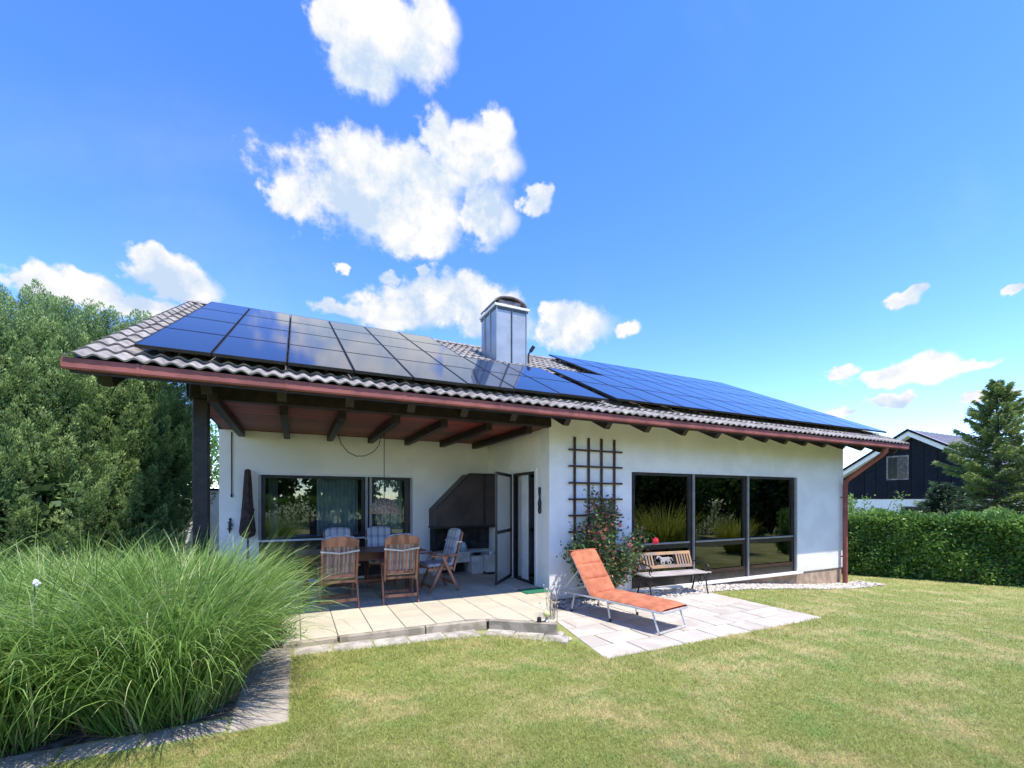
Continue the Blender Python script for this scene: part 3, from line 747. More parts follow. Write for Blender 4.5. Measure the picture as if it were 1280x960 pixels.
def window_back():
    y0, y1 = 9.385, 9.465
    b = MB()
    b.box(-0.60, 2.20, y0, y1, 0.03, 0.10); b.box(-0.60, 2.20, y0, y1, 1.96, 2.048)
    b.box(-0.60, -0.50, y0 + .002, y1 - .002, 0.10, 1.96); b.box(1.20, 1.44, y0 + .002, y1 - .002, 0.10, 1.96); b.box(2.06, 2.20, y0 + .002, y1 - .002, .10, 1.96)
    b.box(-0.50, 1.20, y0 + .004, y1 - .004, 0.74, 0.86); b.box(1.44, 2.06, y0 + .004, y1 - .004, 0.74, 0.86)
    b.box(-.5, 1.2, y0 + .02, y1 - .02, .1, .74); b.box(1.44, 2.06, y0 + .02, y1 - .02, .1, .74)
    win = b.build('window', MT['frame'], house)
    pane(win, -0.498, 1.198, 9.42, 0.862, 1.958); pane(win, 1.442, 2.058, 9.42, 0.862, 1.958)
    b = MB(); b.box(-.62, 1.31, 9.25, 9.385, .79, .815); b.build('sill', MT['white'], win, bevel=.004)
    b = MB(); b.box(-.60, 2.20, 9.33, 9.385, 2.015, 2.06); b.build('shutter_box_trim', MT['white'], win)
    for x in (-.585, 1.285, 1.365, 2.185):
        b = MB(); b.box(x - .022, x + .022, 9.333, 9.383, .82, 2.014); b.build('shutter_guide', MT['alu'], win)
    for xa, xb, yy in ((.38, 1.15, 9.62), (1.5, 2.05, 9.62), (-.46, -.3, 9.66)):
        n = 60; pr = [(xa + (xb - xa) * i / n, yy + .03 * math.sin(i * 1.1)) for i in range(n + 1)]
        b = MB(); b.add([(p[0], p[1], 0.5) for p in pr] + [(p[0], p[1], 2.2) for p in pr], [(i, i + 1, n + 2 + i, n + 1 + i) for i in range(n)])
        b.build('curtain', MT['curtain'], win, smooth=True)
window_back()
# terrace door
b = MB()
b.box(3.95, 4.03, 7.13, 7.17, 0.0, 2.08); b.box(3.95, 4.03, 8.04, 8.10, 0.0, 2.08); b.box(3.95, 4.03, 7.17, 8.04, 2.03, 2.08); b.box(3.93, 4.19, 7.17, 8.04, 0.0, .025)
door = b.build('door', MT['frame'], house)
b = MB(); b.box(3.905, 3.945, 7.06, 7.128, 0.0, 2.13); b.box(3.905, 3.945, 7.128, 8.16, 2.083, 2.13); b.box(3.905, 3.945, 8.102, 8.16, 0, 2.083); b.build('door_trim', MT['white'], door)
b = MB(); b.box(3.99, 4.002, 7.175, 7.52, .03, 2.028); b.build('pane', MT['glass'], door)
b = MB(); b.box(4.04, 4.05, 7.175, 7.52, .03, 2.028); b.build('curtain', MT['curtain'], door)  # pale sheet added behind the pane, stands in for its reflection
b = MB(); b.box(3.985, 4.025, 7.52, 7.80, 0.03, 2.028); b.build('inner_leaf', MT['white'], door)
b = MB()   # open insect screen leaf, hinged on the far jamb
hx, hy = 3.90, 8.08; fx, fy = 3.22, 7.31
dv = Vector((fx - hx, fy - hy, 0)).normalized(); Ln = Vector((fx - hx, fy - hy, 0)).length
pt = lambda s, z: (hx + dv.x * s, hy + dv.y * s, z)
for s_ in (0.03, Ln - .03): b.bar(pt(s_, 0.03), pt(s_, 2.06), .055, .03, (dv.y, -dv.x, 0))
for z in (0.055, 0.96, 2.035): b.bar(pt(.05, z), pt(Ln - .05, z), .028, .055)
leaf = b.build('screen_leaf', MT['frame'], door)
b = MB()
for (z0, z1) in ((.08, .935), (.985, 2.01)):
    b.add([pt(.055, z0), pt(Ln - .055, z0), pt(Ln - .055, z1), pt(.055, z1)], [(0, 1, 2, 3)])
b.build('mesh_panel', MT['screen'], leaf)

# chimney
CT = 5.82
b = MB(); CX0, CX1, CY0, CY1 = 3.97, 4.735, 9.0, 9.85
b.box(CX0, CX1, CY0, CY1, 4.2, CT); chim = b.build('chimney', MT['zinc'], house)
for x in (CX0 + .38,):
    b = MB(); b.box(x - .009, x + .009, CY0 - .028, CY0 - .001, 4.2, CT - .02); b.build('standing_seam', MT['zinc_dark'], chim)
for x in (CX0 + .012, CX1 - .012):
    b = MB(); b.box(x - .011, x + .011, CY0 - .022, CY0 - .001, 4.2, CT - .02); b.build('corner_seam', MT['zinc'], chim)
for y in (CY0 + .30, CY0 + .62):
    b = MB(); b.box(CX0 - .028, CX0 - .001, y - .012, y + .012, 4.2, CT - .02); b.build('standing_seam', MT['zinc'], chim)
b = MB(); b.box(CX0 - .02, CX1 + .02, CY0 - .02, CY1 + .02, CT - .05, CT); b.build('flashing', MT['zinc_dark'], chim)
b = MB(); b.box(CX0 - .05, CX1 + .05, CY0 - .05, CY1 + .05, CT + .002, CT + .055); b.build('cap_plate', MT['white'], chim, bevel=.008)
b = MB(); nA = 14; y0, y1 = CY0 + .02, CY1 + .0
arc = [(CX0 + .385 + .42 * math.cos(a), CT + .095 + .195 * math.sin(a)) for a in np.linspace(R(170), R(10), nA)]
arc2 = [(CX0 + .385 + .40 * math.cos(a), CT + .08 + .185 * math.sin(a)) for a in np.linspace(R(10), R(170), nA)]
b.prism(arc + arc2, y0, y1, 'y'); b.build('cowl', MT['cowl'], chim, smooth=True)
b = MB(); b.box(CX0 + .10, CX1 - .12, CY0 + .07, CY1 - .08, CT + .057, CT + .20); b.build('flue', MT['cowl'], chim)
for x in (CX0 + .1, CX1 - .13):
    for y in (CY0 + .1, CY1 - .1):
        b = MB(); b.box(x - .012, x + .012, y - .012, y + .012, CT + .057, CT + .21); b.build('cowl_post', MT['cowl'], chim)

# soil vent / step iron beside the chimney
b = MB(); b.tube([(4.99, 9.4, 4.65), (4.99, 9.4, 5.02), (5.06, 9.36, 5.13)], .022, 8); b.tube([(5.03, 9.38, 5.08), (5.10, 9.34, 5.20)], .045, 8)
b.build('vent_pipe', MT['black'], house, smooth=True)

# ------------------------------------------------------------------ solar arrays
def panel(parent, x0, x1, y0, y1, off, name='solar_panel'):
    g = 0.008; y0 += .006; y1 -= .006; x0 += g; x1 -= g
    th = 0.035; fr = .012
    up = Vector((0, -math.sin(PITCH), math.cos(PITCH)))
    b = MB()
    def P3(x, y, h): p = Vector((x, y, roof_z(y, off))) + up * h; return tuple(p)
    o_ = [(x0, y0), (x1, y0), (x1, y1), (x0, y1)]; i_ = [(x0 + fr, y0 + fr), (x1 - fr, y0 + fr), (x1 - fr, y1 - fr), (x0 + fr, y1 - fr)]
    tl = random.uniform(-.0012, .0012)
    vs = [P3(x, y, 0) for x, y in o_] + [P3(x, y, -th) for x, y in o_] + [P3(x, y, 0) for x, y in i_] + [P3(x, y, -.002 + tl * (x - x0)) for x, y in i_]
    fs = [(4, 7, 6, 5)] + [(i, (i + 1) % 4, 4 + (i + 1) % 4, 4 + i) for i in range(4)] + [(i, (i + 1) % 4, 8 + (i + 1) % 4, 8 + i) for i in range(4)] + [(8 + i, 8 + (i + 1) % 4, 12 + (i + 1) % 4, 12 + i) for i in range(4)]
    b.add(vs, fs); b.cm = 1; b.add(vs[12:], [(0, 1, 2, 3)])
    return b.build(name, [MT['black'], MT['panel']], parent)
def rails(parent, x0, x1, ylist, off):
    for y in ylist:
        b = MB(); b.bar((x0, y, roof_z(y, off - .075)), (x1, y, roof_z(y, off - .075)), .035, .035, (0, -math.sin(PITCH), math.cos(PITCH))); b.build('mounting_rail', MT['black'], parent)
        x = x0 + .3
        while x < x1:
            b = MB(); b.bar((x, y, roof_z(y, off - .09)), (x, y - .05, roof_z(y, .0)), .03, .012); b.build('roof_hook', MT['alu'], parent); x += 1.5
OFF = 0.17
arr = thing('solar_array', 'large reflective solar array left of the chimney mirroring white clouds', 'solar panels', (1.4, 5.8, roof_z(5.8, OFF)))
ce = [-1.48, -0.815, -0.085, 0.645, 1.375, 2.125, 2.885, 3.67, 4.61]
re_ = [5.75, 6.93, 8.10, 9.26, 10.43]
for i in range(8):
    for j in range(4 if i < 6 else 2):
        panel(arr, ce[i], ce[i + 1], re_[j] + (.04 * max(0, i - 4) if j == 0 else 0), re_[j + 1], OFF)
rails(arr, -1.45, 4.58, (6.05, 6.65, 7.25, 7.8), OFF); rails(arr, -1.45, 2.85, (8.4, 9.0, 9.55, 10.15), OFF)
OFF2 = 0.20
arr2 = thing('solar_array', 'solar array with narrow columns right of the chimney', 'solar panels', (9.1, 6.2, roof_z(6.2, OFF2)))
re2 = [5.88, 7.03, 8.18, 8.37, 9.52, 10.66]
for i in range(11):
    xa = 4.765 + i * .760
    for j in (0, 1, 3, 4):
        if j > 2 and i < 2: continue
        panel(arr2, xa, xa + .760, re2[j], re2[j + 1] if j != 1 else (8.37 if i >= 2 else 8.18), OFF2)
rails(arr2, 4.8, 13.1, (6.2, 6.75, 7.3, 7.9), OFF2); rails(arr2, 6.3, 13.1, (8.65, 9.2, 9.8, 10.35), OFF2)

# ------------------------------------------------------------------ terrace, patio, paths
b = MB(); b.prism([(-1.6, 5.46), (2.2, 5.46), (2.86, 4.9), (2.95, 4.9), (3.88, 6.6), (3.88, 9.33), (-1.6, 9.33)], -0.4, -0.018, 'z')
terrace = b.build('terrace', MT['joint']); terrace['kind'] = 'structure'
TS = 0.386; x0 = 0.44 - 5 * TS; y0 = 5.482
def clip_poly(poly, fn):
    out = []
    for i in range(len(poly)):
        a, c = poly[i], poly[(i + 1) % len(poly)]; fa, fc = fn(a), fn(c)
        if fa >= 0: out.append(a)
        if (fa >= 0) != (fc >= 0):
            t = fa / (fa - fc); out.append((a[0] + (c[0] - a[0]) * t, a[1] + (c[1] - a[1]) * t))
    return out
def slab_piece(parent, name, m, x0, x1, y0, y1, z0, z1, bevel=.004, clip=None):
    poly = [(x0, y0), (x1, y0), (x1, y1), (x0, y1)]
    if clip: poly = clip(poly)
    if len(poly) < 3: return
    area = abs(sum(poly[i][0] * poly[(i + 1) % len(poly)][1] - poly[(i + 1) % len(poly)][0] * poly[i][1] for i in range(len(poly)))) / 2
    if area < 0.006: return
    cx = sum(p[0] for p in poly) / len(poly); cy = sum(p[1] for p in poly) / len(poly)
    b = MB(); tz = [random.uniform(-.0022, .0022) for _ in range(2)]
    b.prism([(p[0] - cx, p[1] - cy) for p in poly], z0, z1, 'z')
    b.v = [(v[0], v[1], v[2] + tz[0] * v[0] * 2 + tz[1] * v[1] * 2) for v in b.v]
    me = b.mesh(name, m)
    bm = bmesh.new(); bm.from_mesh(me); bmesh.ops.bevel(bm, geom=[e for e in bm.edges if all(v.co.z > (z0 + z1) / 2 for v in e.verts)], offset=bevel, segments=1, affect='EDGES'); bm.to_mesh(me); bm.free()
    return link(name, me, parent, (cx, cy, 0))
front_line = lambda p: (p[1] - 5.475) if p[0] < 2.22 else (p[1] - 5.475) + (p[0] - 2.22) * 0.80
side_line = lambda p: (p[1] - 4.82) - (p[0] - 2.95) * 1.85
def terr_clip(poly): return clip_poly(clip_poly(poly, front_line), side_line)
for i in range(14):
    for j in range(-2, 10):
        xa = x0 + i * TS; ya = y0 + j * TS
        if xa > 3.9 or ya > 9.3: continue
        slab_piece(terrace, 'tile', MT['terrace_tile'], xa + .004, min(xa + TS - .004, 3.91), ya + .004, min(ya + TS - .004, 9.33), -0.035, 0.0, clip=terr_clip)
for (xa, ya, xb, yb) in ((-0.125, 5.38, 0.425, 5.385), (0.45, 5.385, 1.425, 5.365), (1.437, 5.365, 2.21, 5.31), (2.235, 5.30, 2.93, 4.76)):
    d = Vector((xb - xa, yb - ya, 0)).normalized(); nrm = Vector((-d.y, d.x, 0))
    b = MB(); a_ = Vector((xa, ya, 0)); c_ = Vector((xb, yb, 0)); th = .08
    b.prism([(a_.x, a_.y), (c_.x, c_.y), ((c_ + nrm * th).x, (c_ + nrm * th).y), ((a_ + nrm * th).x, (a_ + nrm * th).y)], -0.3, 0.006 + random.uniform(-.004, .004), 'z')
    b.build('edging_block', MT['edging'], terrace, bevel=.008)

pat_line = lambda p: (p[0] - 3.085) - (p[1] - 3.99) * 0.20
pat_clip = lambda poly: clip_poly(poly, pat_line)
b = MB(); b.prism([(3.10, 3.99), (7.07, 3.99), (7.07, 6.02), (3.50, 6.02)], -0.5, -0.222, 'z')
patio = b.build('patio', MT['joint']); patio['kind'] = 'structure'
y = 3.975; ri = 0; rows_ = [.40, .395, .40, .40, .395, .06]
for dpt in rows_:
    x = 3.085; ri += 1; first = True
    while x < 7.06:
        wd_ = random.choice([.40, .60, .60, .80]) if not first else random.choice([.4, .6, .8, .3]); first = False
        if 7.08 - (x + wd_) < .25: wd_ = 7.08 - x
        if ri % 2 == 0 and wd_ >= .8 and random.random() < .5:
            slab_piece(patio, 'slab', MT['slab'], x + .011, x + wd_ - .011, y + .011, y + dpt / 2 - .008, -.25, -.2, .005, pat_clip); slab_piece(patio, 'slab', MT['slab'], x + .004, x + wd_ - .004, y + dpt / 2 + .008, y + dpt - .011, -.25, -.2, .005, pat_clip)
        else:
            slab_piece(patio, 'slab', MT['slab'], x + .011, x + wd_ - .011, y + .011, y + dpt - .011, -.25, -.2, .005, pat_clip)
        x += wd_
    y += dpt
# path of pavers: beside the ornamental grass and along the terrace front
b = MB(); b.box(-0.42, -0.05, 3.62, 5.46, -.3, -.075); b.box(-2.6, -.421, 3.66, 3.9, -.3, -.075)
b.prism([(-.04, 5.09), (2.06, 5.09), (2.92, 4.50), (2.98, 4.75), (2.2, 5.37), (-.04, 5.40)], -.3, -.15, 'z')
path = b.build('path', MT['joint']); path['kind'] = 'structure'
for (ya, yb) in ((3.62, 4.33), (4.345, 5.06), (5.075, 5.44)):
    slab_piece(path, 'paver', MT['paver'], -0.42, -0.045, ya, yb, -.2, -.045, .008)
x = -0.43
for wd_ in (.5, .42, .52, .48, .5):
    slab_piece(path, 'paver', MT['paver'], x - wd_ + .015, x, 3.66 + random.uniform(-.02, .02), 3.87, -.2, -.048 + random.uniform(-.006, .004), .008); x -= wd_
xe = [-0.03, .36, .79, 1.19, 1.63, 2.06]
for i in range(len(xe) - 1):
    zt = float(ground_z(xe[i] + .2)) + .012
    slab_piece(path, 'paver', MT['pale_paver'], xe[i] + .007, xe[i + 1] - .007, 5.08 + random.uniform(-.02, .02), 5.36, zt - .2, zt, .012)
for i, (xa, ya) in enumerate(((2.08, 5.12), (2.37, 4.89), (2.66, 4.665))):
    b = MB(); zt = float(ground_z(xa + .1)) + .012; d = Vector((.79, -.61, 0)); nn = Vector((.61, .79, 0)); a_ = Vector((xa, ya, 0)); c_ = a_ + d * (.36 if i < 2 else .3)
    b.prism([(p.x, p.y) for p in (a_, c_, c_ + nn * .25, a_ + nn * .25)], zt - .2, zt, 'z'); b.build('paver', MT['pale_paver'], path, bevel=.01)
# planting bed soil under the grass
b = MB(); b.box(-5.0, -0.425, 3.89, 7.2, -.3, -.052); bed = b.build('planting_bed', MT['soil']); bed['kind'] = 'structure'
# gravel strip
b = MB(); gx = np.linspace(3.45, 13.3, 40)
vs = []
for x in gx: vs += [(x, 6.04 if x > 7.08 else (6.01 if x > 4.2 else 5.2), float(ground_z(x)) + .006), (x, 6.66 if x > 3.9 else 6.5, float(ground_z(x)) + .006)]
b.add(vs, [(2 * i, 2 * i + 2, 2 * i + 3, 2 * i + 1) for i in range(39)])
gb = b.build('gravel_strip', MT['gravel_bed']); gb['kind'] = 'structure'
def pebbles(n):
    ico = bmesh.new(); bmesh.ops.create_icosphere(ico, subdivisions=1, radius=1); V = np.array([v.co[:] for v in ico.verts]); Fc = np.array([[v.index for v in f.verts] for f in ico.faces]); ico.free()
    tri = V[Fc]                                   # 20,3,3
    out = []; lv = []
    x = rng.uniform(3.9, 13.35, n); y = rng.uniform(6.0, 6.6, n); s = rng.uniform(.014, .034, n)
    for i in range(n):
        a = rng.uniform(0, 6.28); sc_ = np.array([s[i] * rng.uniform(.8, 1.4), s[i], s[i] * .65]); c, q = math.cos(a), math.sin(a)
        t = tri * sc_; t = t @ np.array([[c, q, 0], [-q, c, 0], [0, 0, 1]])
        out.append(t + np.array([x[i], y[i], float(ground_z(x[i])) + .006 + s[i] * .35])); lv.append(np.full(20, rng.uniform()))
    return np_mesh('pebbles', np.concatenate(out), 3, MT['pebble'], np.concatenate(lv))
pb = link('pebbles', pebbles(3600)); tag(pb, 'pale rounded pebbles in the strip along the house wall', 'gravel', kind='stuff')

# ------------------------------------------------------------------ outdoor fireplace
fp = thing('fireplace', 'built-in corner barbecue fireplace with brown metal hood and white stone ledge', 'fireplace', (3.2, 9.1, 0))
b = MB(); b.prism([(2.557, 1.02), (3.90, 1.02), (3.90, 2.10), (3.33, 2.10), (2.557, 1.14 + .42)][::-1], 8.86, 9.335, 'y') if False else b.prism([(2.557, 1.0), (3.90, 1.0), (3.90, 2.10), (3.30, 2.10), (2.557, 1.36)], 8.86, 9.335, 'y')
hood = b.build('hood', MT['hood'], fp, bevel=.006)
b = MB(); b.box(2.54, 3.905, 8.845, 9.33, .965, .998); b.build('hood_rim', MT['black'], hood)
b = MB(); b.bar((2.557, 8.857, 1.36), (3.30, 8.857, 2.10), .03, .02, (0, 1, 0)); b.bar((3.30, 8.857, 2.10), (3.9, 8.857, 2.10), .03, .02, (0, 1, 0)); b.build('hood_seam', MT['black'], hood)
b = MB(); b.box(3.62, 3.66, 8.84, 8.858, 1.0, 2.10); b.build('hood_seam', MT['black'], hood)
b = MB(); b.box(2.58, 3.90, 9.25, 9.335, .48, .963); b.box(2.565, 2.60, 8.95, 9.25, .48, .963); b.build('firebox', MT['soot'], fp)
b = MB(); b.box(2.50, 3.30, 8.80, 9.335, .25, .47); b.build('ledge_block', MT['block'], fp, bevel=.012)
b = MB(); b.box(2.52, 2.70, 8.86, 9.33, 0.0, .249); b.build('ledge_block', MT['block'], fp, bevel=.012)
b = MB(); b.box(2.72, 3.28, 9.2, 9.33, 0.0, .249); b.build('wood_store_back', MT['soot'], fp)
b = MB(); b.box(3.305, 3.56, 8.72, 9.335, 0.0, .38); b.build('ledge_block', MT['block'], fp, bevel=.012)
b = MB(); b.box(3.565, 3.91, 8.55, 9.335, 0.05, .40); b.build('ledge_block', MT['block'], fp, bevel=.012)
b = MB(); b.box(3.60, 3.90, 8.62, 9.3, 0.0, .049); b.build('base_block', MT['soot'], fp)
b = MB(); b.lathe([(0, 0), (.06, 0), (.075, .05), (.07, .12), (.04, .16), (.04, .19), (0, .19)], (3.19, 8.93, .47), 14)
tag(b.build('glass_jar', MT['glass_jar'], smooth=True), 'small bluish glass jar standing on the fireplace ledge', 'jar')
b = MB(); b.lathe([(0, 0), (.05, 0), (.10, .035), (.105, .045), (.09, .04), (0, .012)], (3.46, 8.86, .38), 16)
tag(b.build('ash_bowl', MT['iron'], smooth=True), 'dark shallow bowl on the low white block beside the fireplace', 'bowl')
b = MB(); b.lathe([(0, 0), (.035, 0), (.045, .05), (.03, .06), (0, .06)], (3.73, 8.72, .40), 12)
tag(b.build('candle_cup', MT['white'], smooth=True), 'tiny white candle cup on the block behind the screen door', 'cup')

# ------------------------------------------------------------------ things on the terrace walls
def wall_ornament():
    t = thing('wall_ornament', 'black wrought iron ornament with two loops hung beside the terrace door', 'ornament', (3.90, 6.92, 1.32))
    b = MB(); x = 3.895; c = 6.92
    b.ball((x, c, 1.755), .026, 8, 6); b.tube([(x, c, 1.75), (x, c, 1.70), (x, c, 1.60), (x, c, 1.54)], [.020, .026, .014, .024], 8)
    b.build('shaft', MT['black'], t, smooth=True)
    for (z, r) in ((1.485, .052), (1.375, .050)):
        b = MB(); n = 20
        b.tube([(x, c + r * .72 * math.cos(2 * math.pi * k / n), z + r * 1.15 * math.sin(2 * math.pi * k / n)) for k in range(n + 1)], .014, 8, False); b.build('loop', MT['black'], t, smooth=True)
    b = MB(); b.box(3.895, 3.919, c - .008, c + .008, 1.70, 1.715); b.build('peg', MT['black'], t)
wall_ornament()
t = thing('closed_parasol', 'closed brown parasol standing against the left end of the terrace wall', 'parasol', (-.76, 9.2, 0))
b = MB(); n = 14; prof = [(.018, 2.10), (.045, 2.08), (.06, 1.9), (.075, 1.6), (.10, 1.25), (.125, 1.0), (.11, .92), (.03, .87)]
vs = []; fs = []
for (r, z) in prof:
    for k in range(n): vs.append((-.76 + r * (1 + .16 * (k % 2)) * math.cos(2 * math.pi * k / n) * (.95), 9.2 + r * .8 * (1 + .16 * (k % 2)) * math.sin(2 * math.pi * k / n), z))
for i in range(len(prof) - 1):
    for k in range(n): fs.append((i * n + k, i * n + (k + 1) % n, (i + 1) * n + (k + 1) % n, (i + 1) * n + k))
b.add(vs, fs + [tuple(range(n))]); b.build('canopy', MT['parasol'], t)
b = MB(); b.tube([(-.76, 9.2, 0), (-.76, 9.2, .88)], .018, 8); b.build('pole', MT['black'], t)
b = MB(); b.tube([(-.76, 9.2, 1.35), (-.76, 9.2, 1.40)], [.105, .10], 14, False); b.build('tie_band', MT['parasol'], t)
b = MB(); b.tube([(-1.02, 9.325, 2.76), (-1.02, 9.325, 1.66)], .009, 6); b.box(-1.035, -1.005, 9.31, 9.339, 1.60, 1.66)
tag(b.build('wall_cable', MT['black'], house), 'thin dark cable running down the wall')
b = MB(); b.ball((-1.04, 9.315, 1.21), .022, 8, 6, (1, .5, 1)); b.tube([(-1.04, 9.315, 1.2), (-1.045, 9.31, 1.1), (-1.05, 9.315, 1.0), (-1.05, 9.315, .96)], [.014, .024, .014, .004], 8)
b.tube([(-1.08, 9.315, 1.16), (-1.045, 9.315, 1.13), (-1.0, 9.315, 1.10)], .008, 6); b.tube([(-1.09, 9.315, 1.03), (-1.045, 9.315, 1.06), (-1.01, 9.315, 1.02)], .008, 6)
tag(b.build('lizard_ornament', MT['black'], smooth=True), 'small dark lizard shaped ornament on the wall left of the closed parasol', 'ornament')
b = MB(); b.box(3.42, 3.88, 6.50, 6.86, .002, .016)
tag(b.build('doormat', MT['green_mat'], bevel=.005), 'green doormat on the terrace corner below the door', 'doormat')

# pendant lamp over the table
t = thing('pendant_lamp', 'wicker dome pendant lamp hanging above the garden table', 'lamp', (1.33, 7.62, 1.33))
b = MB(); n = 28; R0 = .23; prof = [(R0 * math.sin(a), .24 * math.cos(a)) for a in np.linspace(.12, math.pi / 2, 9)]
b.lathe([(r, z) for r, z in prof], (1.33, 7.62, 1.335), n); shade = b.build('lamp_shade', MT['wicker'], t, smooth=True)
b = MB()
for k in range(n):
    a = 2 * math.pi * k / n
    b.tube([(1.33 + (r + .003) * math.cos(a), 7.62 + (r + .003) * math.sin(a), 1.335 + z) for r, z in prof], .006, 4, False)
b.build('rib_weave', MT['wicker'], shade)
b = MB(); b.tube([(1.33 + .23 * math.cos(a), 7.62 + .23 * math.sin(a), 1.335) for a in np.linspace(0, 2 * math.pi, 29)], .009, 6, False); b.build('rim', MT['wicker'], shade)
b = MB(); b.tube([(1.33, 7.62, 2.80), (1.33, 7.62, 1.57)], .006, 6)
b.tube([(1.33, 7.62, 2.795), (1.50, 8.95, 2.79), (1.47, 9.0, 2.62), (1.36, 9.0, 2.48), (1.2, 9.0, 2.40), (1.05, 9.0, 2.39), (.90, 9.0, 2.46), (.78, 9.0, 2.61), (.72, 9.0, 2.79)], .008, 6)
b.build('cord', MT['black'], t)
b = MB(); b.ball((1.33, 7.62, 1.42), .045); b.build('bulb', MT['white'], t, smooth=True)

# ------------------------------------------------------------------ garden table
t = thing('garden_table', 'red brown wooden garden table under the covered terrace', 'table', (0.95, 7.62, 0))
for i in range(7):
    y = 7.17 + i * .13
    b = MB(); b.box(0.0, 1.92, y, y + .125, .715, .742); b.build('table_board', MT['table'], t, bevel=.004)
b = MB(); b.box(.09, 1.83, 7.23, 7.26, .61, .714); b.box(.09, 1.83, 7.96, 7.99, .61, .714); b.box(.09, .12, 7.26, 7.96, .61, .714); b.box(1.80, 1.83, 7.26, 7.96, .61, .714); b.build('apron', MT['table'], t)
for (x, y) in ((.13, 7.27), (1.79, 7.27), (.13, 7.95), (1.79, 7.95)):
    b = MB(); b.box(x - .035, x + .035, y - .035, y + .035, 0, .61); b.build('leg', MT['table'], t, bevel=.006)
b = MB(); b.box(.17, 1.75, 7.59, 7.65, .20, .26); b.build('stretcher', MT['table'], t, bevel=.004)

# ------------------------------------------------------------------ folding chairs
def make_chair(label):
    t = thing('garden_chair', label, 'chair', (0, 0, 0), 0.0, 'folding wooden chairs round the garden table'); LOC[t.name] = Vector((0, 0, 0))
    for s in (-1, 1):
        x = s * .255
        b = MB(); b.bar((x, -.27, 0), (x, .02, .60), .024, .05, (0, 1, 0)); b.build('leg', MT['teak'], t, bevel=.005)
        b = MB(); b.bar((x - s * .026, .25, 0), (x - s * .026, -.06, .60), .024, .05, (0, 1, 0)); b.build('leg', MT['teak'], t, bevel=.005)
        b = MB(); b.box(x - .03, x + .03, -.26, .25, .602, .63); b.build('armrest', MT['teak'], t, bevel=.008)
    b = MB(); b.bar((-.24, -.225, .12), (.24, -.225, .12), .028, .05); b.build('stretcher', MT['teak'], t, bevel=.004)
    b = MB(); b.bar((-.21, .215, .10), (.21, .215, .10), .028, .045); b.build('stretcher', MT['teak'], t, bevel=.004)
    for i in range(6):
        y = -.17 + i * .075; b = MB(); b.box(-.22, .22, y, y + .06, .405, .425); b.build('seat_slat', MT['teak'], t, bevel=.004)
    b = MB(); b.box(-.225, -.20, -.20, .27, .365, .404); b.box(.20, .225, -.20, .27, .365, .404); b.build('seat_frame', MT['teak'], t)
    A = lambda h: (-.20 - (h - .40) * .27)                      # lean of the back
    b = MB()
    for s in (-1, 1): b.bar((s * .232, A(.34), .34), (s * .232, A(.99), .99), .034, .026, (0, 1, 0))
    n = 12; top = []
    for i in range(n + 1):
        u = -1 + 2 * i / n; top.append((u * .249, .985 + .062 * (1 - u * u)))
    poly = [(-.249, .90)] + top + [(.249, .90)]
    P_ = len(poly); yy = lambda z, d: A(z) + d
    b.add([(p[0], yy(p[1], -.014), p[1]) for p in poly] + [(p[0], yy(p[1], .014), p[1]) for p in poly], [tuple(range(P_)), tuple(reversed(range(P_, 2 * P_)))] + [(i, (i + 1) % P_, P_ + (i + 1) % P_, P_ + i) for i in range(P_)])
    b.bar((-.215, A(.47), .47), (.215, A(.47), .47), .024, .05, (0, 0, 1)); b.bar((-.215, A(.385), .385), (.215, A(.385), .385), .024, .04)
    b.build('back_frame', MT['teak'], t, bevel=.004)
    for i in range(8):
        x = -.187 + i * .0535
        b = MB(); b.bar((x, A(.485), .485), (x, A(.91), .91), .022, .016, (0, 1, 0)); b.build('back_slat', MT['teak'], t)
    # cushion: seat and tall back pad with rounded top
    b = MB(); n = 10
    b.box(-.215, .215, -.20, .27, .428, .485)
    cr = [(-.215, .45)] + [(-.215 + .0 + .43 * i / n, 1.01 + .045 * (1 - (2 * i / n - 1) ** 4)) for i in range(n + 1)] + [(.215, .45)]
    P_ = len(cr)
    b.add([(p[0], A(p[1]) + .020, p[1]) for p in cr] + [(p[0] * .97, A(p[1]) + .075, p[1] - .005) for p in cr], [tuple(range(P_)), tuple(reversed(range(P_, 2 * P_)))] + [(i, (i + 1) % P_, P_ + (i + 1) % P_, P_ + i) for i in range(P_)])
    b.build('cushion', MT['plaid'], t, bevel=.012, smooth=True)
    b = MB(); z = .80
    for s in (-1, 1): b.bar((s * .258, A(z + .035) - .022, z + .035), (0, A(z) - .024, z), .006, .022)
    for s in (-1, 1): b.bar((s * .256, A(z + .03) - .018, z + .033), (s * .225, A(z + .03) + .08, z + .033), .006, .022)
    b.build('strap', MT['strap'], t)
    return t
c1 = make_chair('wooden folding chair with its back to the lawn, nearest the ornamental grass')
c1.location = (.555, 7.0, 0); c1.rotation_euler = (0, 0, R(2))
for (x, y, rz, lab) in ((1.44, 7.0, R(-3), 'wooden folding chair with its back to the lawn, in front of the table centre'),
                        (2.22, 7.52, R(97), 'wooden folding chair seen side-on at the table end beside the fireplace'),
                        (.70, 8.38, R(180), 'folding chair with plaid cushion behind the table, in front of the wide pane'),
                        (1.40, 8.40, R(176), 'folding chair with blue plaid cushion behind the table, below the hanging lamp')):
    c = copy_tree(c1); c.location = (x, y, 0); c.rotation_euler = (0, 0, rz); c['label'] = lab

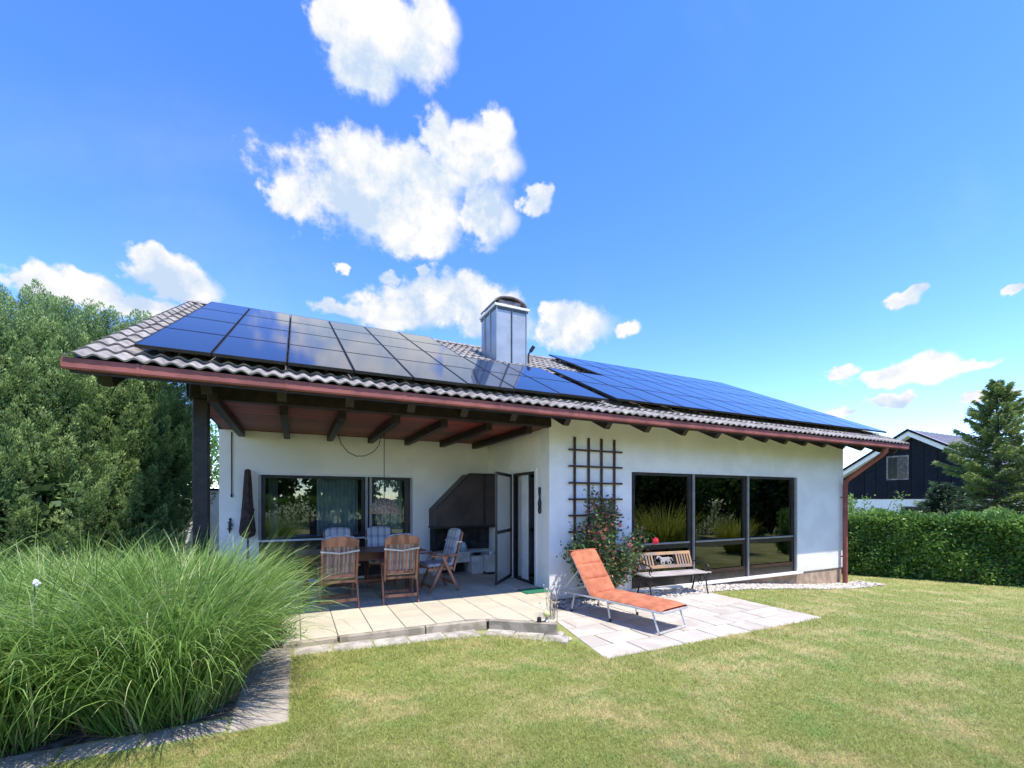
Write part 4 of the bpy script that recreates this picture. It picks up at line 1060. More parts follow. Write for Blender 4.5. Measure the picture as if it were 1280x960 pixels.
# ------------------------------------------------------------------ trellis and climbing rose
t = thing('trellis', 'dark brown wooden trellis fixed to the white front wall behind the rose', 'trellis', (4.86, 6.60, .60))
for x in (4.422, 4.721, 5.003, 5.294):
    b = MB(); b.box(x - .022, x + .022, 6.585, 6.609, .60, 2.66); b.build('upright_lath', MT['trellis'], t, bevel=.003)
for z in (2.432, 2.145, 1.851, 1.564, 1.278, .991, .71):
    b = MB(); b.box(4.28, 5.46, 6.562, 6.584, z - .016, z + .016); b.build('cross_lath', MT['trellis'], t, bevel=.003)
for (x, z) in ((4.422, 2.3), (5.294, 2.3), (4.422, 1.1), (5.294, 1.1)):
    b = MB(); b.box(x - .012, x + .012, 6.6095, 6.62, z, z + .04); b.build('wall_spacer', MT['trellis'], t)
rose = thing('climbing_rose', 'climbing rose bush with red blooms growing up the trellis', 'rose bush', (4.9, 6.42, -.21))
b = MB(); tips = []
for k in range(32):
    x = 4.85 + rng.normal() * .10; top = (rng.uniform(4.15, 5.95), rng.uniform(6.2, 6.55), 0)
    h = rng.uniform(.45, 1.25) if top[0] > 5.25 or top[0] < 4.3 else rng.uniform(.8, 1.95)
    pts = [(x + (top[0] - x) * (i / 6) ** 1.2, 6.42 + (top[1] - 6.42) * i / 6 + rng.normal() * .015, -.22 + (h + .22) * (i / 6) - .12 * (i / 6) ** 3) for i in range(7)]
    b.tube(pts, [.012 - .0014 * i for i in range(7)], 5); tips.append(pts)
b.build('stem', MT['stem'], rose)
cs = []; ds = []
for pts in tips:
    P_ = np.array(pts)
    for i in range(240):
        u = 6 * rng.uniform(.12, 1) ** .8; j = min(5, int(u)); f = u - j
        cs.append(P_[j] * (1 - f) + P_[j + 1] * f + rng.normal(size=3) * np.array([.085, .055, .085])); ds.append((rng.normal(), -0.7 + rng.normal() * .5, rng.normal() * .5 + .1))
cs = np.array(cs); cs[:, 1] = np.minimum(cs[:, 1], 6.58)
cs = cs[cs[:, 2] > .0]
ds = np.array(ds)[:len(cs)]
lv = np.where((rng.uniform(size=len(cs)) < .14) | ((cs[:, 2] > 1.0) & (rng.uniform(size=len(cs)) < .3)), 1.0, rng.uniform(0, .8, len(cs)))
me = np_mesh('foliage', leaves(cs, ds, rng.uniform(.045, .085, len(cs)), rng.uniform(.03, .05, len(cs)), .3) - np.array([4.9, 6.42, -.21]), 4, MT['rose_leaf'], lv)
o = link('foliage', me, rose); o['kind'] = 'stuff'
def bloom(c, r, m, lab=None):
    b = MB()
    for k in range(14):
        a = k * 2.4; ph = math.acos(1 - 1.5 * (k + .5) / 14); q = r * .62
        d = Vector((math.sin(ph) * math.cos(a), -math.cos(ph), math.sin(ph) * math.sin(a)))
        b.ball((c[0] + d.x * q, c[1] + d.y * q, c[2] + d.z * q), r * .45, 6, 4, (1, .7, 1))
    o = b.build('bloom', m, rose, smooth=True)
    if lab: o['label'] = lab
bloom((5.93, 6.22, .80), .065, MT['petal_red'], 'bright red open rose bloom at the right edge')
for (x, y, z, r) in ((4.72, 6.3, .98, .06), (4.80, 6.28, .90, .05), (4.66, 6.32, .88, .05), (5.18, 6.3, 1.10, .04), (5.38, 6.28, .74, .045)):
    bloom((x, y, z), r, MT['petal_pink'])

# ------------------------------------------------------------------ lounger
t = thing('sun_lounger', 'reclining sun lounger with orange cushion on pale metal frame', 'sun lounger', (4.54, 4.45, -.2), R(11.5)); LOC[t.name] = Vector((0, 0, 0))
LW = .305; zr = .285
def tube_obj(name, pts, r, m, par, n=8):
    b = MB(); b.tube(pts, r, n); return b.build(name, m, par, smooth=True)
tube_obj('side_rail', [(-LW, 1.86, zr), (-LW, .0, zr), (-LW + .03, -.05, zr), (LW - .03, -.05, zr), (LW, 0, zr), (LW, 1.86, zr)], .0145, MT['lounger'], t)
tube_obj('leg', [(-LW, .10, zr), (-LW - .005, .0, 0.03), (-LW + .01, -.01, .014), (LW - .01, -.01, .014), (LW + .005, 0, .03), (LW, .10, zr)], .0135, MT['lounger'], t)
for (y, yt) in ((.80, .86), (1.58, 1.52)):
    for s in (-1, 1):
        l = tube_obj('leg', [(s * LW, yt, zr), (s * (LW + .005), y, .0)], .0135, MT['lounger'], t)
        b = MB(); b.tube([(s * (LW + .005), y, 0), (s * (LW + .005), y, .045)], .019, 8); b.build('foot_cap', MT['black'], l)
tube_obj('cross_tube', [(-LW, .84, zr - .03), (LW, .84, zr - .03)], .011, MT['lounger'], t)
tube_obj('cross_tube', [(-LW, 1.84, zr), (LW, 1.84, zr)], .0135, MT['lounger'], t)
ang = R(55); HY = 1.22; BL = .71
bp_ = lambda s, h=0: (HY + s * math.cos(ang) - h * math.sin(ang), zr + .02 + s * math.sin(ang) + h * math.cos(ang))
tube_obj('back_frame', [(-LW + .03, *bp_(0)), (-LW + .03, *bp_(BL)), (LW - .03, *bp_(BL)), (LW - .03, *bp_(0))], .0125, MT['lounger'], t)
for s in (-1, 1): tube_obj('strut', [(s * (LW - .02), *bp_(.42)), (s * (LW - .01), 1.80, zr)], .010, MT['lounger'], t)
b = MB()
for k in range(9): b.box(-LW + .01, LW - .01, .02 + k * .13, .09 + k * .13, zr - .006, zr + .0)
b.build('webbing', MT['strap'], t)
def cushion_part(nm, f, L0, segs, par):
    """tufted pad: length along f(s,h), rounded cross-section"""
    b = MB(); nx_, ns = 10, 36; T = .055; grid = []
    for j in range(ns + 1):
        s = L0 * j / ns; ph = (s / L0 * segs) % 1.0
        pin = 1 - .45 * math.exp(-(min(ph, 1 - ph) / .07) ** 2)
        if j in (0, ns): pin = .35
        row = []
        for i in range(nx_ + 1):
            u = -1 + 2 * i / nx_; x = u * (LW - .005); h = .008 + T * pin * (1 - u ** 6) ** .5 * (1 + .05 * math.sin(3 * u + s * 9))
            row.append((x, *f(s, h)))
        grid.append(row)
    vs = [p for r in grid for p in r]; k = nx_ + 1
    fs = [(j * k + i, j * k + i + 1, (j + 1) * k + i + 1, (j + 1) * k + i) for j in range(ns) for i in range(nx_)]
    bot = [(p[0] * .98, *f(L0 * j / ns, .002)) for j in range(ns + 1) for p in (grid[j][0], grid[j][-1])]
    o_ = len(vs); vs += bot
    for j in range(ns):
        fs += [(j * k, (j + 1) * k, o_ + 2 * j + 2, o_ + 2 * j), (j * k + nx_, o_ + 2 * j + 1, o_ + 2 * j + 3, (j + 1) * k + nx_), (o_ + 2 * j, o_ + 2 * j + 2, o_ + 2 * j + 3, o_ + 2 * j + 1)]
    b.add(vs, fs); o = b.build(nm, MT['orange'], par, smooth=True); return o
cu = cushion_part('cushion', lambda s, h: (-.04 + s, zr + .012 + h), 1.25, 1, t)
cb = cushion_part('back_cushion', lambda s, h: bp_(s - .02, .012 + h), .77, 3, t)
b = MB(); b.add([(-LW, *bp_(.74, .06)), (LW, *bp_(.74, .06)), (LW, *bp_(.78, .0)), (-LW, *bp_(.78, .0)), (-LW, *bp_(.67, -.03)), (LW, *bp_(.67, -.03))], [(0, 1, 2, 3), (3, 2, 5, 4)]); b.build('head_flap', MT['orange'], t, smooth=True)

# ------------------------------------------------------------------ bench
t = thing('garden_bench', 'wooden garden bench with black iron ends and horse relief in the backrest', 'bench', (6.33, 6.20, -.2), R(-5)); LOC[t.name] = Vector((0, 0, 0))
BW = .64
for s in (-1, 1):
    x = s * BW
    b = MB()
    b.tube([(x, -.22, 0), (x, -.19, .10), (x, -.17, .22), (x, -.20, .36), (x, -.235, .40)], [.016, .013, .014, .015, .013], 8)
    b.tube([(x, .20, 0), (x, .16, .12), (x, .12, .26), (x, .17, .40), (x, .24, .62), (x, .27, .74)], [.017, .014, .015, .015, .013, .010], 8)
    b.tube([(x, -.23, .37), (x, -.05, .35), (x, .15, .36)], .013, 8)
    b.build('iron_end', MT['iron'], t, smooth=True)
    b = MB()
    b.tube([(x, .19, .56), (x, .05, .585), (x, -.12, .57), (x, -.21, .54), (x, -.235, .50), (x, -.21, .47), (x, -.19, .49)], .012, 8); b.tube([(x, -.18, .54), (x, -.15, .45), (x, -.20, .38)], .010, 8)
    b.build('armrest', MT['iron'], t, smooth=True)
    b = MB()
    for (cy, cz, r) in ((-.07, .27, .06), (.03, .27, .05), (-.02, .19, .045)):
        b.tube([(x, cy + r * math.cos(a), cz + r * math.sin(a)) for a in np.linspace(0, 2 * math.pi, 15)], .007, 6, False)
    b.build('scroll', MT['iron'], t, smooth=True)
for i in range(6):
    y = -.23 + i * .066; z = .385 - .012 * math.sin(i / 5 * math.pi)
    b = MB(); b.box(-BW - .07, BW + .07, y, y + .055, z, z + .022); b.build('seat_slat', MT['bench_grey'], t, bevel=.004)
by = lambda z: .15 + (z - .42) * .36
def back_box(x0, x1, z0, z1, m, nm, d=0.0, th=.02):
    b = MB(); b.add([(x0, by(z0) - th / 2 + d, z0), (x1, by(z0) - th / 2 + d, z0), (x1, by(z1) - th / 2 + d, z1), (x0, by(z1) - th / 2 + d, z1), (x0, by(z0) + th / 2 + d, z0), (x1, by(z0) + th / 2 + d, z0), (x1, by(z1) + th / 2 + d, z1), (x0, by(z1) + th / 2 + d, z1)],
                 [(0, 1, 2, 3), (7, 6, 5, 4), (0, 4, 5, 1), (1, 5, 6, 2), (2, 6, 7, 3), (3, 7, 4, 0)]); return b.build(nm, m, t, bevel=.003)
back_box(-BW, BW, .70, .755, MT['bench_wood'], 'back_rail'); back_box(-BW, BW, .46, .515, MT['bench_wood'], 'back_rail')
for i in range(6):
    for s in (-1, 1):
        x = s * (.29 + i * .064); back_box(x - .018, x + .018, .516, .699, MT['bench_wood'], 'back_slat')
back_box(-.235, -.205, .516, .699, MT['iron'], 'relief_frame'); back_box(.205, .235, .516, .699, MT['iron'], 'relief_frame')
b = MB(); fy_ = lambda z: by(z) - .008
for (x, z, r, sx, sz) in ((0, .615, .055, 1.7, .8), (-.075, .625, .04, 1, 1), (.08, .62, .045, 1, 1)):
    b.ball((x, fy_(z), z), r, 10, 8, (sx, .22, sz))
b.tube([(-.09, fy_(.63), .63), (-.125, fy_(.67), .67), (-.15, fy_(.675), .675), (-.185, fy_(.64), .64)], [.03, .022, .02, .012], 8)
b.tube([(-.075, fy_(.6), .60), (-.10, fy_(.56), .56), (-.075, fy_(.52), .52)], [.02, .013, .01], 6); b.tube([(-.05, fy_(.6), .60), (-.035, fy_(.56), .56), (-.05, fy_(.52), .52)], [.02, .013, .01], 6)
b.tube([(.09, fy_(.6), .60), (.125, fy_(.56), .56), (.10, fy_(.52), .52)], [.024, .014, .01], 6); b.tube([(.06, fy_(.6), .60), (.05, fy_(.56), .56), (.075, fy_(.52), .52)], [.022, .014, .01], 6)
b.tube([(.12, fy_(.64), .64), (.16, fy_(.63), .63), (.185, fy_(.58), .58)], [.012, .016, .006], 6)
b.box(-.204, .204, by(.52) - .006, by(.52) + .006, .508, .522)
b.build('horse_relief', MT['bench_grey'], t, smooth=True)
b = MB(); b.tube([(-BW, .13, .15), (BW, .13, .15)], .008, 6); b.build('tie_rod', MT['iron'], t)

# ------------------------------------------------------------------ small things at the end of the step
t = thing('garden_light', 'small garden light with yellow ball on the end of the terrace step', 'garden light', (2.86, 4.90, 0.006))
b = MB(); b.lathe([(0, 0), (.03, 0), (.032, .015), (.016, .03), (.014, .07), (.0, .07)], (2.86, 4.90, .006), 12); b.build('stand', MT['alu'], t, smooth=True)
b = MB(); b.ball((2.86, 4.90, .112), .045, 14, 10); b.build('globe', MT['yellow_glow'], t, smooth=True)
b = MB(); b.lathe([(0, 0), (.028, 0), (.028, .05), (.02, .065), (0, .065)], (2.77, 4.93, .008), 10)
tag(b.build('tealight_cup', MT['iron'], smooth=True), 'small dark tealight cup left of the yellow garden light', 'cup')
t = thing('dried_flower_stand', 'thin metal lantern stake with dried pale stems at the patio corner', 'plant stake', (3.03, 5.0, -.2))
b = MB()
for (dx, dy) in ((-.03, -.03), (.03, -.03), (.03, .03), (-.03, .03)): b.tube([(3.03 + dx, 5.0 + dy, -.21), (3.03 + dx, 5.0 + dy, .30)], .004, 5)
for z in (-.1, .12, .29): b.tube([(3.0, 4.97, z), (3.06, 4.97, z), (3.06, 5.03, z), (3.0, 5.03, z), (3.0, 4.97, z)], .004, 5, False)
b.build('stake_frame', MT['cowl'], t)
b = MB()
for k in range(26):
    a = rng.uniform(0, 6.28); r = rng.uniform(.03, .14); h = rng.uniform(.25, .62)
    x, y = 3.06 + .03 * rng.normal(), 5.12 + .06 * rng.normal()
    b.tube([(x, y, -.21), (x + r * .4 * math.cos(a), y + r * .4 * math.sin(a), -.2 + h * .6), (x + r * math.cos(a), y + r * math.sin(a), -.2 + h)], [.003, .0025, .0015], 4, False)
    b.ball((x + r * math.cos(a), y + r * math.sin(a), -.2 + h), .009, 5, 4, (1, 1, 1.8))
o = b.build('dry_stem', MT['straw'], t); o['kind'] = 'stuff'
for (x, y, z, s, lab) in ((2.92, 4.62, -.19, .07, 'tan fieldstone lying at the foot of the step end'), (3.06, 4.72, -.19, .05, 'smaller grey stone between the step end and the patio'), (3.05, 4.88, -.17, .06, 'pale stone propped under the dried stems')):
    b = MB(); b.ball((0, 0, 0), 1, 9, 7)
    b.v = [(x + v[0] * s * (1.2 + .2 * math.sin(5 * v[2] + v[1] * 3)), y + v[1] * s * .9, z + v[2] * s * .6 * (1 + .15 * math.sin(4 * v[0]))) for v in b.v]
    tag(b.build('stone', MT['stone'], smooth=True), lab, 'stone')

# ------------------------------------------------------------------ ornamental grass
def grass_clump(loc, label, n, rad, hmin, hmax, spread, m, name='ornamental_grass', width=.0115, group='tall ornamental grass clumps beside the path'):
    t = thing(name, label, 'ornamental grass', loc, 0, group)
    r = rad * np.sqrt(rng.uniform(size=n)); a = rng.uniform(0, 2 * np.pi, n)
    bx, by_ = r * np.cos(a), r * np.sin(a)
    az_ = a + rng.normal(size=n) * .75
    S = 10; u = np.linspace(0, 1, S)[None, :]
    Lb = rng.uniform(hmin, hmax, n) * np.where(rng.uniform(size=n) < .05, 1.18, 1.0)       # blade length
    Lb = np.where(rng.uniform(size=n) < .30, Lb * rng.uniform(.45, .9, n), Lb)              # younger, shorter leaves
    th0 = np.clip(np.abs(rng.normal(.0, .13, n)) + .10 + .30 * r / rad, 0, .8)              # lean at the foot
    dth = np.clip(rng.normal(spread, .45, n), .15, 2.4)                                     # how far the tip bends over
    th = th0[:, None] + dth[:, None] * u ** 2.3
    seg = Lb[:, None] / (S - 1)
    hor = np.concatenate([np.zeros((n, 1)), np.cumsum(np.sin(th[:, :-1]) * seg, 1)], 1)
    ver = np.concatenate([np.zeros((n, 1)), np.cumsum(np.cos(th[:, :-1]) * seg, 1)], 1)
    side = rng.normal(size=(n, 1)) * .07 * u ** 2
    X = bx[:, None] + np.cos(az_)[:, None] * hor - np.sin(az_)[:, None] * side; Y = by_[:, None] + np.sin(az_)[:, None] * hor + np.cos(az_)[:, None] * side
    Pp = np.stack([X, Y, np.maximum(ver, .004)], 2)
    wa = az_ + np.pi / 2 + rng.normal(size=n) * .5
    wd = np.stack([np.cos(wa), np.sin(wa), rng.normal(size=n) * .2], 1)
    W = width * rng.uniform(.45, 1.15, n)[:, None] * np.clip(.75 + .5 * u - 1.15 * u ** 3, .07, 1)
    lv = np.clip(rng.normal(.42, .26, n), 0, .8); lv = np.where(rng.uniform(size=n) < .07, 1, lv)
    o = link('blades', strip_mesh('blades', Pp, lv, m, wd, W), t); o['kind'] = 'stuff'
    k = max(60, n // 14)                                                                    # dead straw at the foot
    r2 = rad * 1.05 * np.sqrt(rng.uniform(size=k)); a2 = rng.uniform(0, 6.283, k); l2 = rng.uniform(.15, .5, k); ln = rng.uniform(.3, 1.4, k); d2 = a2 + rng.normal(size=k)
    uu = np.linspace(0, 1, 4)[None, :]
    P2 = np.stack([(r2 * np.cos(a2))[:, None] + np.cos(d2)[:, None] * np.sin(ln)[:, None] * l2[:, None] * uu, (r2 * np.sin(a2))[:, None] + np.sin(d2)[:, None] * np.sin(ln)[:, None] * l2[:, None] * uu, np.maximum(.01, np.cos(ln)[:, None] * l2[:, None] * uu)], 2)
    w2 = np.stack([-np.sin(d2), np.cos(d2), np.zeros(k)], 1)
    o = link('dead_straw', strip_mesh('dead_straw', P2, rng.uniform(0, 1, k), MT['dead'], w2, np.full((k, 4), .006)), t); o['kind'] = 'stuff'
    return t
zb = -.055
grass_clump((-.92, 4.33, zb), 'green fountain grass clump nearest the bend of the paver path', 4600, .48, 1.0, 1.42, 1.45, MT['blade'])
grass_clump((-.98, 5.40, zb), 'green fountain grass clump next to the terrace, reaching towards the chairs', 3800, 0.46, 1.0, 1.45, 1.1, MT['blade'])
grass_clump((-1.80, 4.33, zb), 'green fountain grass clump at the left edge of the picture in the front row', 4600, .50, 1.0, 1.42, 1.45, MT['blade'])
grass_clump((-1.75, 5.55, zb), 'green fountain grass clump in the back row before the terrace post', 3000, .5, 1.0, 1.46, 1.05, MT['blade'])
grass_clump((-2.75, 5.0, zb), 'green fountain grass clump in the back row below the big evergreen', 3000, .52, 1.0, 1.48, 1.1, MT['blade'])
t = thing('white_flower', 'small pale flower head poking out of the ornamental grass', 'flower', (-1.62, 4.25, zb))
b = MB(); b.tube([(-1.62, 4.25, zb), (-1.61, 4.22, .5), (-1.60, 4.16, .98)], .004, 5); b.build('stem', MT['stem'], t)
b = MB()
for k in range(9): b.ball((-1.60 + rng.normal() * .013, 4.16 + rng.normal() * .013, .99 + rng.normal() * .012), .010, 6, 4)
b.build('bloom', MT['white'], t, smooth=True)
# little green plant at the step and a pale flower among the blades
t = thing('heather_plant', 'low dark green plant between the grass and the terrace step', 'plant', (-.22, 5.62, -.06))
cs = rng.normal(size=(900, 3)) * np.array([.11, .11, .07]) + np.array([0, 0, .12]); cs = cs[cs[:, 2] > 0]
o = link('foliage', np_mesh('foliage', leaves(cs, cs + np.array([0, 0, .1]), .05, .014, .6), 4, MT['broad'], rng.uniform(0, 1, len(cs))), t); o['kind'] = 'stuff'

# ------------------------------------------------------------------ trees, hedges
def trunk(parent, pts, r0, r1, limbs=()):
    b = MB(); n = len(pts); b.tube(pts, [r0 + (r1 - r0) * i / (n - 1) for i in range(n)], 10)
    for l in limbs: b.tube(l, [.35 * r0 * (1 - .7 * i / (len(l) - 1)) for i in range(len(l))], 6)
    return b.build('trunk', MT['bark'], parent, smooth=True)

def evergreen_dome(name, label, cat, loc, blobs, nplume, m, leaf_n=70, plume=(.30, .55), prad=.10, group=None):
    """dense garden conifer: upright plumes over lumpy blobs, with a leafy core"""
    t = thing(name, label, cat, loc, 0, group)
    lo = np.array(loc); trunk(t, [(loc[0], loc[1], loc[2] - .1), (loc[0] + .05, loc[1], loc[2] + 1.2), (loc[0], loc[1] + .05, loc[2] + 2.6)], .22, .08,
          [[(loc[0], loc[1], loc[2] + .5 + .25 * k), (loc[0] + .6 * math.cos(k * 1.3), loc[1] + .6 * math.sin(k * 1.3), loc[2] + 1.1 + .3 * k), (loc[0] + 1.3 * math.cos(k * 1.3), loc[1] + 1.3 * math.sin(k * 1.3), loc[2] + 1.9 + .3 * k)] for k in range(7)])
    B = np.array(blobs, float); wts = (B[:, 3] * B[:, 4] * B[:, 5]) ** (2 / 3); wts /= wts.sum()
    C = []; Nn = []; tries = 0
    while len(C) < nplume:
        k = rng.choice(len(B), p=wts); d = rdir(1)[0]
        lump = 1 + .07 * math.sin(9 * d[0] + 4 * d[2] + k) + .06 * math.sin(11 * d[1] - 6 * d[2])
        p = B[k, :3] + d * B[k, 3:6] * lump * rng.uniform(.90, 1.02)
        if p[2] < .12: continue
        ins = False
        for q in range(len(B)):
            if q != k and np.sum(((p - B[q, :3]) / (B[q, 3:6] * .9)) ** 2) < 1: ins = True; break
        if ins: continue
        if any(abs(p[0] - q[0]) + abs(p[1] - q[1]) + abs(p[2] - q[2]) < .20 for q in C[-900:]): 
            tries += 1
            if tries < 60000: continue
        C.append(p); Nn.append(unit(d / B[k, 3:6]))
    C = np.array(C); Nn = np.array(Nn)
    axis = unit(Nn * .55 + np.array([0, 0, .95]) + rng.normal(size=C.shape) * .12)
    Lp = rng.uniform(plume[0], plume[1], len(C)); size = rng.uniform(.7, 1.35, len(C))
    Q = leaf_n; n = len(C) * Q
    s = rng.uniform(0, 1, (len(C), Q)); a = rng.uniform(0, 2 * np.pi, (len(C), Q))
    e1 = unit(np.cross(axis, np.array([.3, .9, .1]))); e2 = np.cross(axis, e1)
    rr = prad * size[:, None] * (np.clip(1 - s, 0, 1) ** .6 * (.35 + .65 * np.minimum(1, s * 4))) * rng.uniform(.7, 1.1, s.shape)
    rad = e1[:, None, :] * np.cos(a)[..., None] + e2[:, None, :] * np.sin(a)[..., None]
    pos = C[:, None, :] + axis[:, None, :] * ((s - .45) * Lp[:, None])[..., None] + rad * rr[..., None]
    dr = axis[:, None, :] * .9 + rad * .55
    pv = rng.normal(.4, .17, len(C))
    lv = np.clip(pv[:, None] + .55 * (s - .5) + rng.normal(size=s.shape) * .10, 0, 1).reshape(-1)  # lighter towards the tip: sunlit plume ends put into the leaf colour
    V = leaves(pos.reshape(-1, 3), dr.reshape(-1, 3), rng.uniform(.035, .065, n), rng.uniform(.010, .016, n), .2)
    # inner foliage that closes the gaps, coloured darker as shade between plumes
    nc = nplume * 26; k = rng.choice(len(B), size=nc, p=wts); d = rdir(nc)
    pc = B[k, :3] + d * B[k, 3:6] * rng.uniform(.66, .84, (nc, 1)); dc = d; kk = pc[:, 2] > .05; pc = pc[kk]; dc = dc[kk]
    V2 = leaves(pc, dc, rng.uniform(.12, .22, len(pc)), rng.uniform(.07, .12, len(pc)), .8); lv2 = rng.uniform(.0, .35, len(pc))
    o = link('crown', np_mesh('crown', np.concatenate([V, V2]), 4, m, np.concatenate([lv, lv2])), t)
    return t
zt = -.07
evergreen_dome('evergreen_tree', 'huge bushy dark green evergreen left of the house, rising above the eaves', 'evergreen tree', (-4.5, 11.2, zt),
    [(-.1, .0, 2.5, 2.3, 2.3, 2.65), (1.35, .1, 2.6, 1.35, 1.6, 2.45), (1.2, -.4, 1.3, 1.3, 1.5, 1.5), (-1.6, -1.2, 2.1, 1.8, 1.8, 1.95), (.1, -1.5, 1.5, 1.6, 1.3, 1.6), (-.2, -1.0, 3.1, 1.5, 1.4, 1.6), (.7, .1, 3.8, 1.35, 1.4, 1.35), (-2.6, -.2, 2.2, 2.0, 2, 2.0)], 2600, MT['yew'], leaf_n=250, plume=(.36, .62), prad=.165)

def broad_tree(name, label, loc, h, rad, m, n=9000, group=None, lsz=.16, base=.25):
    t = thing(name, label, 'tree', loc, 0, group)
    L_ = loc; trunk(t, [(L_[0], L_[1], L_[2] - .1), (L_[0] + .1, L_[1], L_[2] + h * .35), (L_[0], L_[1] + .1, L_[2] + h * .8)], .05 * rad + .06, .04,
          [[(L_[0], L_[1], L_[2] + h * .3), (L_[0] + rad * .35 * math.cos(k * 1.7), L_[1] + rad * .35 * math.sin(k * 1.7), L_[2] + h * .5), (L_[0] + rad * .7 * math.cos(k * 1.7), L_[1] + rad * .7 * math.sin(k * 1.7), L_[2] + h * .68)] for k in range(6)])
    nb = 34; bc = rdir(nb) * rng.uniform(.35, .85, (nb, 1)) * np.array([rad, rad, h * (1 - base) / 2]) + np.array([0, 0, h * (base + (1 - base) / 2)])
    br = rng.uniform(.22, .42, nb) * rad; k = rng.choice(nb, n); d = rdir(n)
    p = bc[k] + d * br[k][:, None] * rng.uniform(.6, 1.05, (n, 1)); p[:, 2] = np.maximum(p[:, 2], .15)
    lv = np.clip(rng.normal(.45, .2, nb)[k] + rng.normal(size=n) * .15, 0, 1)
    link('crown', np_mesh('crown', leaves(p, d + np.array([0, 0, -.2]), rng.uniform(.7, 1.3, n) * lsz, rng.uniform(.4, .7, n) * lsz, .7), 4, m, lv), t)
    return t
broad_tree('broadleaf_tree', 'sunlit leafy tree seen between the post and the terrace wall', (-4.6, 24, -.1), 5.6, 2.4, MT['hedge'], 9000)

def hedge(name, label, pts, h, w, n, m, shoots=0, lsz=(.05, .10)):
    t = thing(name, label, 'hedge', (pts[0][0], pts[0][1], float(ground_z(pts[0][0]))))
    lo = np.array(t.location)
    Pn = np.array(pts, float); seg = np.linalg.norm(np.diff(Pn, axis=0), axis=1); cum = np.concatenate([[0], np.cumsum(seg)])
    s = rng.uniform(0, cum[-1], n); i = np.clip(np.searchsorted(cum, s) - 1, 0, len(seg) - 1); f = (s - cum[i]) / seg[i]
    c = Pn[i] * (1 - f[:, None]) + Pn[i + 1] * f[:, None]; tg = (Pn[i + 1] - Pn[i]) / seg[i][:, None]; nr = np.stack([-tg[:, 1], tg[:, 0]], 1)
    # points over the cross-section outline
    u = rng.uniform(0, 1, n); per = 2 * h + w
    q = u * per; off = np.where(q < h, -w / 2, np.where(q < h + w, -w / 2 + (q - h), w / 2)); z = np.where(q < h, q, np.where(q < h + w, h, h - (q - h - w)))
    bumpy = .07 * np.sin(s * 3.1 + z * 4) + .05 * np.sin(s * 7.3 - z * 6) + rng.normal(size=n) * .05
    depth = rng.uniform(-.22, .03, n) + bumpy
    on = np.where(q < h, -1.0, np.where(q < h + w, 0.0, 1.0)); zn = np.where((q >= h) & (q < h + w), 1.0, 0.0)
    p2 = c + nr * (off + on * depth)[:, None]; gz = ground_z(p2[:, 0])
    p = np.stack([p2[:, 0], p2[:, 1], gz + np.maximum(z + zn * depth, .03)], 1)
    nd = np.stack([nr[:, 0] * on, nr[:, 1] * on, zn], 1)
    dr = nd * .6 + np.array([0, 0, .25]) + rdir(n) * .6
    lv = np.clip(rng.normal(.45, .2, n) + .15 * np.sin(s * 2.3 + z * 3), 0, 1)
    o = link('foliage', np_mesh('foliage', leaves(p, dr, rng.uniform(*lsz, n), rng.uniform(lsz[0] * .55, lsz[1] * .55, n), .4) - lo, 4, m, lv), t); o['kind'] = 'stuff'
    b = MB()
    for k in range(int(cum[-1] / .5)):
        ss_ = .25 + k * .5; j = min(len(seg) - 1, max(0, int(np.searchsorted(cum, ss_) - 1))); ff = (ss_ - cum[j]) / seg[j]; cc = Pn[j] * (1 - ff) + Pn[j + 1] * ff; g_ = float(ground_z(cc[0]))
        b.tube([(cc[0], cc[1], g_ - .05), (cc[0] + .05, cc[1] + .04, g_ + h * .5), (cc[0] - .03, cc[1], g_ + h * .9)], [.03, .02, .008], 5)
        b.box(cc[0] - .12, cc[0] + .12, cc[1] - .12, cc[1] + .12, g_ + .1, g_ + h * .8) if False else None
    b.build('stem', MT['bark'], t)
    if shoots:
        pp = []; dd = []; lv = []
        for k in range(shoots):
            ss_ = cum[-1] * rng.uniform(0, 1); j = min(len(seg) - 1, max(0, int(np.searchsorted(cum, ss_) - 1))); ff = (ss_ - cum[j]) / seg[j]
            cc = Pn[j] * (1 - ff) + Pn[j + 1] * ff + rng.normal(size=2) * w * .28; g_ = float(ground_z(cc[0])) + h; hh = rng.uniform(.06, .22)
            ln_ = rng.normal(size=2) * .05
            for e in range(12):
                v = rng.uniform(); pp.append((cc[0] + ln_[0] * v, cc[1] + ln_[1] * v, g_ - .05 + hh * v)); dd.append((rng.normal(), rng.normal(), .8)); lv.append(rng.uniform())
        pp = np.array(pp); o = link('young_shoot', np_mesh('young_shoot', leaves(pp, np.array(dd), rng.uniform(.05, .09, len(pp)), rng.uniform(.025, .04, len(pp)), .2) - lo, 4, MT['shoot'], np.array(lv)), t); o['kind'] = 'stuff'
    return t
hedge('hedge', 'clipped dark green hedge along the right edge of the lawn', [(12.9, 10.6), (14.75, 7.6), (16.6, 4.6), (18.2, 2.0)], 1.66, 1.0, 105000, MT['hedge'], 260, (.07, .125))
t = thing('bright_shrub', 'light green leafy shrub at the house end of the hedge', 'shrub', (15.85, 7.95, -.58))
n = 2600; k = rng.integers(0, 26, n); st = rng.normal(size=(26, 2)) * .34; sh = rng.uniform(1.7, 2.35, 26); u = rng.uniform(.35, 1, n) ** .6
pp = np.stack([st[k, 0] * (1 + .2 * u), st[k, 1] * (1 + .2 * u), sh[k] * u], 1) + rng.normal(size=(n, 3)) * np.array([.06, .06, .03])
o = link('foliage', np_mesh('foliage', leaves(pp, np.stack([rng.normal(size=n), rng.normal(size=n), np.full(n, .9)], 1), rng.uniform(.07, .12, n), rng.uniform(.03, .05, n), .2), 4, MT['shoot'], rng.uniform(0, 1, n)), t); o['kind'] = 'stuff'
b = MB()
